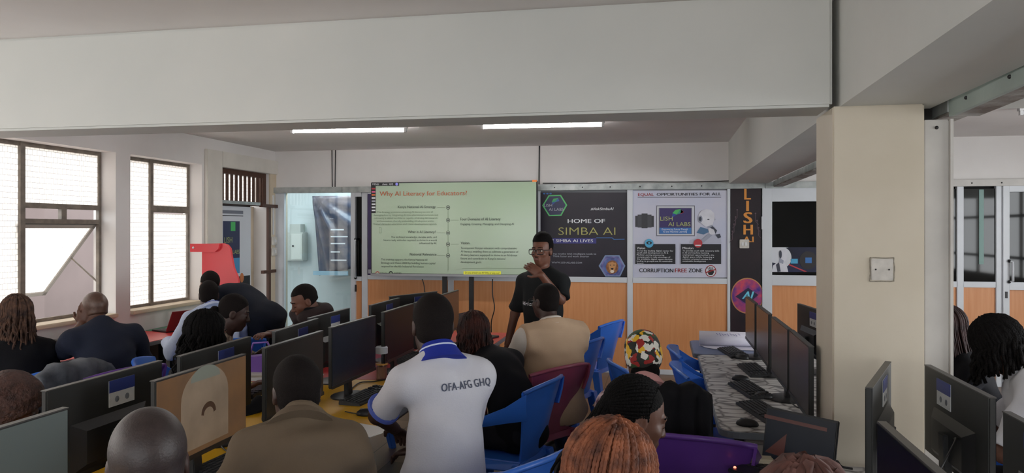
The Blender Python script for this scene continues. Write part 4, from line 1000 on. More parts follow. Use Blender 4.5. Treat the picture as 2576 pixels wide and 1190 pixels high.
MB().ball((-.15, -.09, .018), .006, 8, 6).build('status_light', mat('red_led', (255, 120, 96), .4, emit=3), lp)
laptop(-1.62, 6.72, R(75), 'small open laptop at the far end of the red table', 105, scr_m=m_brefl)
laptop(-4.72, 6.72, R(-112), 'dark red laptop lid standing open on the green window table', 118, lid_m=mat('laptop_red', (132, 34, 42), .35), w=.36)
laptop(-4.72, 4.75, R(70), 'dark laptop open in front of the woman with brown twists', 115)
p = onX(172, 818, -4.9); db = empty('printer', (-4.86, 5.55, TZ)); tag(db, 'dark flat device lying on the window table before the navy jacket man', 'device')
MB().hexa([(-.1, -.2, 0), (.12, -.2, 0), (.12, .2, 0), (-.1, .2, 0)], [(-.1, -.2, .08), (.12, -.2, .03), (.12, .2, .03), (-.1, .2, .08)]).build('body', m_black, db, bevel=.006); MB().box(-.09, -.16, .07, .02, .16, .085).build('lid', m_bezel, db)

# ------------------------------------------------------------------ small things on the tables
pr = empty('paper_roll', onZ(1832, 872, TZ)); pr.rotation_euler = (0, 0, R(-2)); tag(pr, 'large roll of white flip chart paper on the slate blue table', 'paper roll')
g = [[(x, .066*math.cos(a) * (1 - .3*k/30), .066 + .066*math.sin(a) * (1 - .3*k/30)) for x in (-.24, 0, .5)] for k, a in enumerate([-PI/2 + 4*PI*i/30 for i in range(31)])]
m_flip = mat('flip_paper', (216, 214, 226), .6, .08, 5)
MB().sheet(g, .002).build('rolled_sheet', m_flip, pr, smooth=True); MB().sheet([[(-.23, 0, .003), (.5, 0, .003)], [(-.2, -.1, .004), (.5, -.12, .004)], [(-.12, -.2, .005), (.5, -.2, .004)]], .002).build('loose_end', m_flip, pr)
mb = MB()
for k in range(9): x = -.1 + .022*k; mb.tube([(x, -.048 - .002*math.sin(k*2.), .116 + .004*math.sin(k*1.7)), (x + .016, -.058, .102 + .006*math.cos(k*2.3))], .002, 4)
mb.build('handwriting', mat('violet_marker', (96, 92, 150), .6), pr)
def sheets(name, px, py, yaw, cols, label, w=.21, d=.30, z=TZ, cat='papers', off=.012):
    p = onZ(px, py, z); e = empty(name, p, yaw); tag(e, label, cat); h = 0
    for k, (c, t) in enumerate(cols):
        ox, oy = random.uniform(-off, off), random.uniform(-off, off)
        MB().box(-w/2+ox, -d/2+oy, h, w/2+ox, d/2+oy, h+t).build('sheet' if t < .01 else 'booklet', mat(f'paper_{c[0]}_{c[1]}_{c[2]}', c, .6), e); h += t
    return e
sheets('paper_stack', 658, 962, R(12), [((196, 210, 190), .012), ((178, 204, 150), .016), ((206, 206, 120), .006), ((190, 60, 96), .005), ((214, 212, 214), .02), ((190, 182, 168), .012), ((206, 200, 196), .014)], 'untidy stack of coloured papers and booklets beside the yellow table edge', w=.22, off=.02)
sheets('note_sheet', 905, 1080, R(70), [((232, 230, 226), .002), ((226, 224, 220), .002)], 'white paper sheets at the table edge beside the polo man', w=.15)
sheets('note_sheet', 800, 944, R(20), [((232, 230, 226), .002)], 'small white note lying on the red table', w=.06, d=.09)
# sugar cube like ribbed box with white ridges at the lower left
rb_ = empty('ribbed_box', onZ(225, 1162, TZ), R(88)); rb_.rotation_euler = (0, 0, R(72)); rb_.location.z = TZ + .06; tag(rb_, 'white ribbed carton with yellow top behind the bald man', 'carton')
MB().box(-.17, -.035, 0, .17, .035, .04).build('body', mat('carton_cream', (214, 200, 170), .6), rb_, bevel=.003); MB().box(-.17, -.037, .04, .08, .037, .044).build('top_strip', mat('carton_yellow', (226, 190, 110), .5), rb_)
for k in range(12): MB().box(-.165 + .0285*k, -.041, .002, -.150 + .0285*k, .041, .039).build('rib', mat('carton_white', (228, 224, 220), .5), rb_)
db2 = MB().box(-.2, -.08, 0, .2, .08, .059).build('tray', m_black); db2.location = (rb_.location.x, rb_.location.y, TZ); db2.rotation_euler = (0, 0, R(72)); tag(db2, 'low black tray under the white ribbed carton', 'tray')
# water bottle
bt = empty('water_bottle', onZ(960, 955, TZ)); tag(bt, 'clear plastic bottle with pale lid and straw beside the dark monitor', 'bottle')
MB().lathe([(.036, 0), (.04, .01), (.04, .17), (.038, .18)], 18).build('body', clear_glass('bottle_plastic', (.86, .84, .84), .10), bt, smooth='auto'); MB().lathe([(.041, .175), (.041, .215), (.034, .222)], 18).build('lid', mat('bottle_lid', (188, 196, 206), .35), bt, smooth='auto')
MB().tube([(0.012, 0, .01), (.012, 0, .18)], .006, 6).build('straw', m_wtext, bt); MB().lathe([(.0405, .10), (.0405, .11)], 18).build('band', mat('bottle_band', (206, 160, 84), .5), bt); MB().lathe([(.034, .012), (.034, .09)], 16).build('drink', mat('drink_brown', (150, 110, 100), .3), bt)
for k, (px, py, y2, lb) in enumerate(((1066, 857, 0, 'red folded cloth on the red table behind the collar'),)):
    e = empty('cloth', onZ(px, py, TZ)); tag(e, lb, 'cloth'); g = [[(-.15 + .03*i, -.1 + .025*j, .03 + .02*math.sin(i*1.1 + j) + .012*math.sin(j*2.3)) for j in range(9)] for i in range(11)]
    MB().sheet(g, .012).build('fabric', m_redt, e, smooth=True)
ad = empty('power_adapter', onZ(2045, 1163, TZ)); ad.location = (.41, 3.34, TZ); tag(ad, 'beige power adapter lying behind the open laptop', 'adapter'); MB().box(-.06, -.035, 0, .06, .035, .035).build('body', mat('adapter_beige', (196, 186, 160), .5), ad, bevel=.006); MB().tube([(-.06, 0, .015), (-.1, .0, .012), (-.13, -.05, .006)], .004, 6).build('lead', m_black, ad)
m_cable = mat('cable_black', (26, 26, 28), .5); m_cable_w = mat('cable_white', (200, 190, 184), .5)
def tcable(pts, r, m, label): return cable('cable', [(onZ(a, b_, TZ)[0], onZ(a, b_, TZ)[1], TZ + dz) for a, b_, dz in pts], r, m, label)
tcable([(690, 1000, .02), (668, 1030, .006), (660, 1060, .006), (680, 1062, .006), (692, 1050, .006)], .004, m_cable, 'black cable looping on the yellow table left of the brown jacket')
tcable([(545, 1095, .006), (560, 1130, .006), (590, 1140, .006), (625, 1110, .006)], .004, m_cable, 'black cable under the desert screen on the yellow table')
tcable([(880, 985, .008), (905, 965, .006), (940, 962, .006), (985, 955, .006)], .004, m_cable, 'black cable running from the round foot across the yellow table')
tcable([(868, 1038, .006), (888, 1042, .006), (912, 1046, .01)], .003, m_cable, 'thin lead of the mouse beside the polo man')
tcable([(975, 905, .01), (1000, 885, .02), (1030, 895, .015), (1060, 880, .02)], .005, m_cable_w, 'pale tangled cable on the red table')
tcable([(960, 915, .01), (990, 900, .03), (1015, 890, .03), (1050, 870, .02)], .005, m_cable, 'dark tangled cable on the red table')
tcable([(1945, 1005, .01), (1980, 1010, .008), (2010, 1030, .008), (2035, 1018, .008)], .004, m_cable, 'black cable curling behind the near keyboard of the pebble print table')
tcable([(2090, 1175, .006), (2105, 1172, .02), (2118, 1180, .01), (2145, 1183, .006)], .005, m_cable, 'black cable on the pebble print table before the column')
cable('cable', [(1.03, 2.95, 1.0), (1.0, 2.85, 1.02), (.9, 2.7, .96), (.8, 2.6, .85)], .004, m_cable, 'black cable hanging from the large monitor back')
cable('cable', [(-.42, 4.6, .006), (-.5, 4.9, .006), (-.35, 5.1, .006), (-.1, 4.9, .006)], .006, m_cable, 'black cable lying on the floor of the aisle')
# red moulded panel beside the side door: a red plastic divider on its post
YR = 7.05
rp_ = empty('red_panel', (onY(545, 700, YR)[0], YR, 0)); tag(rp_, 'glossy red moulded panel with a projecting strip beside the side door', 'panel')
m_rp = mat('red_gloss_plastic', (232, 72, 80), .3, spec=.5)
out = [(508, 634), (508, 613), (562, 612), (572, 616), (579, 625), (582, 645), (588, 675), (598, 699), (604, 740), (508, 740)]
wall_shape(out, YR, .03, m_rp, rp_, 'panel_shell'); wall_shape([(478, 634), (478, 613), (552, 613), (549, 626), (540, 634)], YR - .035, .03, m_rp, rp_, 'projecting_strip')
MB().ball((onY(486, 623, YR-.04)[0]-rp_.location.x, -.04, onY(486, 623, YR-.04)[2]), .012, 8, 6).build('rivet', m_white_ink, rp_)
for px in (520, 592): x = onY(px, 740, YR)[0] - rp_.location.x; MB().box(x-.02, 0, 0, x+.02, .03, onY(px, 735, YR)[2]).build('leg', m_rp, rp_)
# ------------------------------------------------------------------ people: each body one continuous surface grown from blended limbs (distance field -> surface nets)
def axis(lo, hi, h, fine=()):
    out = [lo]; x = lo
    while x < hi:
        st = h
        for a, b_, hf in fine:
            if a - .5*h <= x <= b_: st = min(st, hf)
        x += st; out.append(x)
    return np.array(out)
class Field:
    def __init__(s, lo, hi, h, fine=None):
        fine = fine or ((), (), ())
        s.ax = [axis(lo[i], hi[i], h, fine[i]) for i in range(3)]; s.h = h
        s.D = np.full([len(a) for a in s.ax], 1.0, np.float32)
    def _sl(s, lo, hi):
        sl = tuple(slice(max(0, np.searchsorted(a, l) - 1), min(len(a), np.searchsorted(a, h_) + 1)) for a, l, h_ in zip(s.ax, lo, hi))
        X = s.ax[0][sl[0]][:, None, None]; Y = s.ax[1][sl[1]][None, :, None]; Z = s.ax[2][sl[2]][None, None, :]
        return sl, X, Y, Z
    def _mix(s, sl, d, k):
        A = s.D[sl]
        if k <= 0: s.D[sl] = np.minimum(A, d); return
        h_ = np.clip(.5 + .5*(d - A)/k, 0, 1)           # weight of A
        s.D[sl] = d*(1-h_) + A*h_ - k*h_*(1-h_)
    def cap(s, a, b_, ra, rb, k=.02, cut=None):
        a = np.array(a, float); b_ = np.array(b_, float); m = max(ra, rb) + k + 2.5*s.h
        sl, X, Y, Z = s._sl(np.minimum(a, b_) - m, np.maximum(a, b_) + m)
        if 0 in s.D[sl].shape: return
        ba = b_ - a; bb = max(float(ba @ ba), 1e-9)
        px, py, pz = X - a[0], Y - a[1], Z - a[2]
        t = np.clip((px*ba[0] + py*ba[1] + pz*ba[2])/bb, 0, 1)
        d = np.sqrt((px - t*ba[0])**2 + (py - t*ba[1])**2 + (pz - t*ba[2])**2) - (ra + (rb - ra)*t)
        if cut is not None:                                # flat end beyond point b
            n = ba/math.sqrt(bb); d = np.maximum(d, (X-b_[0])*n[0] + (Y-b_[1])*n[1] + (Z-b_[2])*n[2] - cut)
        s._mix(sl, d, k)
    def _ell(s, c, r, M, extra):
        c = np.array(c, float); m = max(r) + extra + 2.5*s.h
        sl, X, Y, Z = s._sl(c - m, c + m)
        px, py, pz = X - c[0], Y - c[1], Z - c[2]
        if M is not None:
            M = np.array(M)
            px, py, pz = (M[0,0]*px + M[1,0]*py + M[2,0]*pz, M[0,1]*px + M[1,1]*py + M[2,1]*pz, M[0,2]*px + M[1,2]*py + M[2,2]*pz)
        k0 = np.sqrt((px/r[0])**2 + (py/r[1])**2 + (pz/r[2])**2); k1 = np.sqrt((px/r[0]**2)**2 + (py/r[1]**2)**2 + (pz/r[2]**2)**2) + 1e-9
        return sl, np.where(k0 < 1e-3, -min(r), k0*(k0 - 1)/k1)
    def ell(s, c, r, M=None, k=.02):
        sl, d = s._ell(c, r, M, k)
        if 0 in s.D[sl].shape: return
        s._mix(sl, d, k)
    def sub(s, c, r, M=None, k=.01):
        sl, d = s._ell(c, r, M, k)
        A = s.D[sl]; d = -d; h_ = np.clip(.5 - .5*(d - A)/k, 0, 1); s.D[sl] = d*(1-h_) + A*h_ + k*h_*(1-h_)
    def plane(s, p, n):
        """keep only the side the normal points away from"""
        X = s.ax[0][:, None, None]; Y = s.ax[1][None, :, None]; Z = s.ax[2][None, None, :]
        s.D = np.maximum(s.D, ((X-p[0])*n[0] + (Y-p[1])*n[1] + (Z-p[2])*n[2]).astype(np.float32))
    def folds(s, amp, seed=0, f=1.0):
        X = s.ax[0][:, None, None]; Y = s.ax[1][None, :, None]; Z = s.ax[2][None, None, :]
        r_ = np.random.RandomState(seed); tot = 0
        for k in range(5):
            a = r_.uniform(-1, 1, 3); a[2] *= 1.5; a = a/np.linalg.norm(a)*r_.uniform(22, 60)*f; ph = r_.uniform(0, 6.28)
            bq = r_.uniform(-9, 9, 3)
            tot = tot + np.sin(a[0]*X + a[1]*Y + a[2]*Z + ph + 1.3*np.sin(bq[0]*X + bq[1]*Y + bq[2]*Z))
        s.D = s.D + (amp/2.2*tot).astype(np.float32)
    def mesh(s, name):
        D = s.D; S = D < 0
        c = np.zeros([n-1 for n in D.shape], np.int8)
        for i in (0, 1):
            for j in (0, 1):
                for k in (0, 1): c += S[i:S.shape[0]-1+i, j:S.shape[1]-1+j, k:S.shape[2]-1+k]
        act = (c > 0) & (c < 8); I = np.argwhere(act)
        if len(I) == 0: return None
        acc = np.zeros((len(I), 3)); cnt = np.zeros(len(I))
        for ax_ in range(3):
            o1, o2 = [q for q in range(3) if q != ax_]
            for u in (0, 1):
                for v in (0, 1):
                    A = I.copy(); A[:, o1] += u; A[:, o2] += v; B = A.copy(); B[:, ax_] += 1
                    da = D[A[:, 0], A[:, 1], A[:, 2]]; db = D[B[:, 0], B[:, 1], B[:, 2]]
                    m = (da < 0) != (db < 0)
                    t = np.where(m, da/np.where(m, da - db, 1), 0)
                    for q in range(3):
                        ca = s.ax[q][A[:, q]]; cb = s.ax[q][B[:, q]]
                        acc[:, q] += np.where(m, ca + (cb - ca)*t, 0)
                    cnt += m
        V = acc/cnt[:, None]
        ids = np.full(act.shape, -1, np.int64); ids[act] = np.arange(len(I))
        F = []
        for ax_ in range(3):
            o1, o2 = [(1, 2), (2, 0), (0, 1)][ax_]
            sa = [slice(None)]*3; sb = [slice(None)]*3
            for o in (o1, o2): sa[o] = sb[o] = slice(1, -1)
            sa[ax_] = slice(0, -1); sb[ax_] = slice(1, None)
            Sa, Sb = S[tuple(sa)], S[tuple(sb)]
            E_ = np.argwhere(Sa != Sb); fl = Sa[E_[:, 0], E_[:, 1], E_[:, 2]]
            base = E_.copy(); base[:, o1] += 1; base[:, o2] += 1
            q = []
            for u, v in ((-1, -1), (0, -1), (0, 0), (-1, 0)):
                z = base.copy(); z[:, o1] += u; z[:, o2] += v; q.append(ids[z[:, 0], z[:, 1], z[:, 2]])
            Q = np.stack(q, 1); Q[~fl] = Q[~fl][:, ::-1]; F.append(Q)
        F = np.concatenate(F); F = F[(F >= 0).all(1)]
        me = bpy.data.meshes.new(name); me.from_pydata(V.tolist(), [], F.tolist())
        me.polygons.foreach_set('use_smooth', [True]*len(me.polygons)); me.update()
        return me

def rot3(yaw=0., pitch=0., roll=0.):
    return np.array(Matrix.Rotation(yaw, 3, 'Z') @ Matrix.Rotation(-pitch, 3, 'X') @ Matrix.Rotation(roll, 3, 'Y'))
def unit(v): v = np.array(v, float); return v/(np.linalg.norm(v) + 1e-9)
def skin(name, c): return mat(name, c, .5, .18, 9, .04, 90, spec=.4)
m_skin_d = skin('skin_deep', (62, 42, 36)); m_skin_m = skin('skin_brown', (96, 62, 48)); m_skin_r = skin('skin_warm', (112, 72, 56))
def cloth(name, c, var=.12, b=.12, bs=160, **k): return mat(name, c, .85, var, 7, b, bs, spec=.2, **k)
m_hair = mat('hair_black', (13, 11, 11), .75, .4, 120, .5, 220, spec=.12); m_hair_s = mat('hair_cropped', (25, 20, 19), .8, .35, 160, .3, 260, spec=.12)
m_eye = mat('eye_white', (206, 200, 192), .25); m_iris = mat('eye_dark', (28, 18, 14), .15); m_lip = mat('lip', (112, 66, 62), .45)

class Sk: pass
def skeleton(hz, pose, lean, hunch, neck, b, side=0.0, zp=None):
    k = Sk(); L1, L2, L3 = .275, .27, .185
    a1, a2, a3 = lean, lean + hunch, lean + hunch + neck
    u = lambda a: np.array([math.sin(side)*math.cos(a), math.sin(a), math.cos(a)*math.cos(side)])
    if pose == 'sit':
        zp = .545 if zp is None else zp; q = (hz - zp - L3*u(a3)[2])/(L1*u(a1)[2] + L2*u(a2)[2])
    else:
        q = 1.0
        if zp is None: zp = hz - L3*u(a3)[2] - (L1*u(a1)[2] + L2*u(a2)[2])
    k.q = q = max(.75, min(1.35, q))
    k.P0 = np.array([0, 0, zp]); k.P1 = k.P0 + u(a1)*L1*q; k.P2 = k.P1 + u(a2)*L2*q; k.H = k.P2 + u(a3)*L3
    k.u1, k.u2, k.u3 = u(a1), u(a2), u(a3); k.b = b
    k.f1 = np.array([0, math.cos(a1), -math.sin(a1)]); k.f2 = np.array([0, math.cos(a2), -math.sin(a2)])
    k.S = {s: k.P2 - k.u2*.075 + np.array([s*.178*b, 0, 0]) - k.f2*.005 for s in (1, -1)}
    return k
def ik(a, c, l1, l2, hint):
    a = np.array(a, float); c = np.array(c, float); d = c - a; L = np.linalg.norm(d); m = (l1 + l2)*.995
    if L > m: c = a + d*m/L; L = m
    n = (c - a)/L; x = (l1*l1 - l2*l2 + L*L)/(2*L); h_ = math.sqrt(max(l1*l1 - x*x, 0))
    hint = np.array(hint, float); p = hint - n*(hint @ n); p = unit(p)
    return a + n*x + p*h_, c
def head_prims(F, c, M, hs=1.0, jaw=1.0, lids=False):
    T = lambda p: c + M @ (np.array(p)*hs)
    e = lambda p, r, k=.02: F.ell(T(p), tuple(x*hs for x in r), M, k)
    e((0, -.014, .032), (.075, .096, .088)); e((0, .024, -.03), (.061*jaw, .066, .086), .03); e((0, .03, -.062), (.052*jaw, .056, .05), .03); e((0, .062, -.1), (.026*jaw, .022, .02), .025)
    for s in (1, -1):
        e((s*.074, -.006, -.012), (.010, .021, .032), .008); e((s*.04, .06, -.028), (.022, .022, .02), .02)
        F.sub(T((s*.031, .099, -.002)), (.017*hs, .016*hs, .011*hs), M, .012)
        F.sub(T((s*.084, .0, -.012)), (.006*hs, .010*hs, .017*hs), M, .006)
        if lids: F.ell(T((s*.031, .079, -.004)), (.015*hs, .0125*hs, .0105*hs), M, .004)
    F.cap(T((-.036, .079, .018)), T((.036, .079, .018)), .011*hs, .011*hs, .012)
    F.cap(T((0, .088, .004)), T((0, .106, -.034)), .008*hs, .012*hs, .008)
    for s in (1, -1): F.ell(T((s*.012, .097, -.038)), (.009*hs,)*3, M, .006)
    F.cap(T((-.017, .088, -.066)), T((.017, .088, -.066)), .009*hs, .009*hs, .006); F.cap(T((-.014, .086, -.078)), T((.014, .086, -.078)), .009*hs, .009*hs, .006)
def hand_prims(F, w, d, n, side, curl=.6, sc=1.0, spread=.0):
    """w wrist, d finger direction, n palm normal; side +1: thumb towards +across"""
    d = unit(d); n = unit(np.array(n) - d*(np.array(n) @ d)); ac = np.cross(d, n)*side
    M = np.stack([ac, d, n], 1)
    F.ell(w + d*.052*sc, (.040*sc, .052*sc, .016*sc), M, .012)
    for i, (o, L) in enumerate(((.029, .066), (.010, .076), (-.010, .070), (-.028, .054))):
        b0 = w + d*.088*sc + ac*o*sc; dd = unit(d + ac*o*spread*6)
        c1 = curl*(.6 + .1*i); p1 = b0 + (dd*math.cos(c1*.7) + n*math.sin(c1*.7))*L*.5*sc; p2 = p1 + (dd*math.cos(c1*1.7) + n*math.sin(c1*1.7))*L*.5*sc
        F.cap(b0 - dd*.02, b0, .0095*sc, .0095*sc, .006); F.cap(b0, p1, .0095*sc, .0085*sc, .004); F.cap(p1, p2, .0085*sc, .007*sc, .003)
    t0 = w + d*.028*sc + ac*.032*sc; t1 = t0 + unit(d*.7 + ac*.75 + n*.2)*.035*sc; t2 = t1 + unit(d*.9 + ac*.3 + n*.35)*.032*sc
    F.cap(w + d*.02*sc + ac*.015*sc, t0, .014*sc, .012*sc, .008); F.cap(t0, t1, .0115*sc, .010*sc, .005); F.cap(t1, t2, .010*sc, .008*sc, .003)
def torso_prims(F, k, th=0.0, belly=0.0, K=.06):
    b = k.b; M1 = np.stack([[1, 0, 0], k.f1, k.u1], 1); M2 = np.stack([[1, 0, 0], k.f2, k.u2], 1)
    F.ell(k.P0, (.168*b + th, .118*b + th, .12 + th), M1, K)
    F.ell(k.P0 + k.u1*.15*k.q + k.f1*(.02 + belly*.7), (.148*b + th + belly*.4, .105*b + th + belly, .15 + th), M1, K)
    F.ell(k.P1 + k.f1*.008, (.160*b + th, .112*b + th, .16 + th), M1, K)
    F.ell(k.P1*.45 + k.P2*.55, (.163*b + th, .098*b + th, .13 + th), M2, K)
    for s in (1, -1):
        F.cap(k.P2 - k.u2*.06, k.S[s], .062 + th, .058*b + th, .05)
        F.cap(k.P2 + k.u2*.03, k.S[s] + k.u2*.012, .036 + th, .036 + th, .04)
STRANDS = {}
def strand_mesh(paths, r, n=5, twist=0.0, name='hair', tf=26):
    mb = MB()
    for i, p in enumerate(paths):
        rr = r*(.85 + .3*((i*37) % 10)/10)
        mb.tube(p, (lambda t, rr=rr, i=i: rr*(1 - .45*t)*(1 + twist*math.sin(t*tf + i))), n)
    return mb.mesh(name, smooth=True)
def fall_paths(c, M, hs, n, L, seed, back=None, wave=.012, spread=.02, amin=60, rad=1.0, lmin=.75, floor=None, amax=180, dens=1):
    """strands that run from the crown over the head and then hang; angles measured from the face (0) round to the back (180)"""
    r_ = np.random.RandomState(seed); out = []
    for i in range(n):
        al = R(r_.uniform(amin, amax))*(1 if r_.rand() > .5 else -1)
        dx, dy = math.sin(al), math.cos(al); st = r_.uniform(.05, .8); ln = L*r_.uniform(lmin, 1.0)
        pts = []; lay = 1.0 + .10*r_.rand()
        for t in np.linspace(st, 1.75, 8*dens):
            q = np.array([dx*.086*math.sin(t)*lay, -.014 + dy*.107*math.sin(t)*lay, .03 + .1*math.cos(t)*lay])*hs*rad
            pts.append(c + M @ q)
        p = pts[-1].copy(); out_d = unit((M @ np.array([dx, dy, 0]))*np.array([1, 1, 0])); ph = r_.uniform(0, 6.28); sp = r_.uniform(0, spread)
        m = max(4, int(ln/.03*dens))
        for j in range(1, m + 1):
            f = j/m; w = wave*math.sin(ph + f*ln*45)
            q = p + np.array([0, 0, -ln*f]) + out_d*(sp*f + w) + np.array([w*out_d[1], -w*out_d[0], 0])*.7
            if back is not None: q = q + np.array(back)*(f**1.2)
            if floor is not None: q[2] = max(q[2], floor)
            pts.append(q)
        out.append([tuple(v) for v in pts])
    return out
def cornrow_paths(c, M, hs, n, L, seed, drop=(0, -.06, 0), zend=None):
    r_ = np.random.RandomState(seed); out = []
    pf = unit((0, .95, .3)); pq = unit((0, -.3, .95))
    for i in range(n):
        ps = R(-112 + 224*i/(n - 1)); pts = []
        for t in np.linspace(R(32 + 46*min(1, abs(ps)/R(90))), R(158), 40):
            d = pf*math.cos(t) + (pq*math.cos(ps) + np.array([1., 0, 0])*math.sin(ps))*math.sin(t)
            q = np.array([0, -.014, .032]) + d*np.array([.078, .099, .091])
            pts.append(c + M @ (q*hs))
        p = pts[-1].copy(); ln = L*r_.uniform(.7, 1); jx, jy = r_.normal(0, .03, 2)
        for j in range(1, 31):
            f = j/30; pts.append(p + np.array([jx*f + drop[0]*f, drop[1]*f + jy*f*.5, -ln*f]) + np.array([.006*math.sin(f*17 + i), .006*math.cos(f*15 + i), 0])*f)
        out.append([tuple(v) for v in pts])
    return out
def hair_cap(c, M, hs, th=.008, top=0.0, hairline=-.018, nape=-.068, h=.006, temple=None, rnd=0.0, seed=1, k=.02, lineup=None):
    F = Field(c - .19*hs, c + .19*hs, h)
    F.ell(c + M @ (np.array((0, -.014, .032))*hs), ((.075 + th)*hs, (.096 + th)*hs, (.088 + th)*hs), M, 0.001)
    F.ell(c + M @ (np.array((0, -.03, -.03))*hs), ((.066 + th*.8)*hs, (.070 + th*.8)*hs, (.06)*hs), M, .02)
    if top > 0: F.ell(c + M @ (np.array((0, -.008, .075))*hs), (.070*hs, .078*hs, (.05 + top)*hs), M, .03)
    if rnd > 0: F.folds(rnd, seed, 2.2)
    n1 = M @ unit((0, .74, -.67))
    if lineup is None: F.plane(c + M @ (np.array((0, -.74, .67))*hairline*hs), n1)
    else:                                                  # straight hairline over the forehead, squared temples
        X = F.ax[0][:, None, None] - c[0]; Y = F.ax[1][None, :, None] - c[1]; Z = F.ax[2][None, None, :] - c[2]
        qy = M[0, 1]*X + M[1, 1]*Y + M[2, 1]*Z; qz = M[0, 2]*X + M[1, 2]*Y + M[2, 2]*Z
        a1 = lineup[0]*hs - qz; a2 = qy - lineup[1]*hs; h_ = np.clip(.5 + .5*(a2 - a1)/.02, 0, 1)
        F.D = np.maximum(F.D, (a2*(1 - h_) + a1*h_ - .02*h_*(1 - h_)).astype(np.float32))
    F.plane(c + M @ (np.array((0, 0, nape))*hs), M @ np.array((0, -.25, -1.0))/1.03)
    return F.mesh('hair')
def place_ball(nm, m, par, c, r, M=None, n=14, k=10): return MB().ball(tuple(c), r, n, k, Matrix(M.tolist()) if M is not None else None).build(nm, m, par, smooth=True)

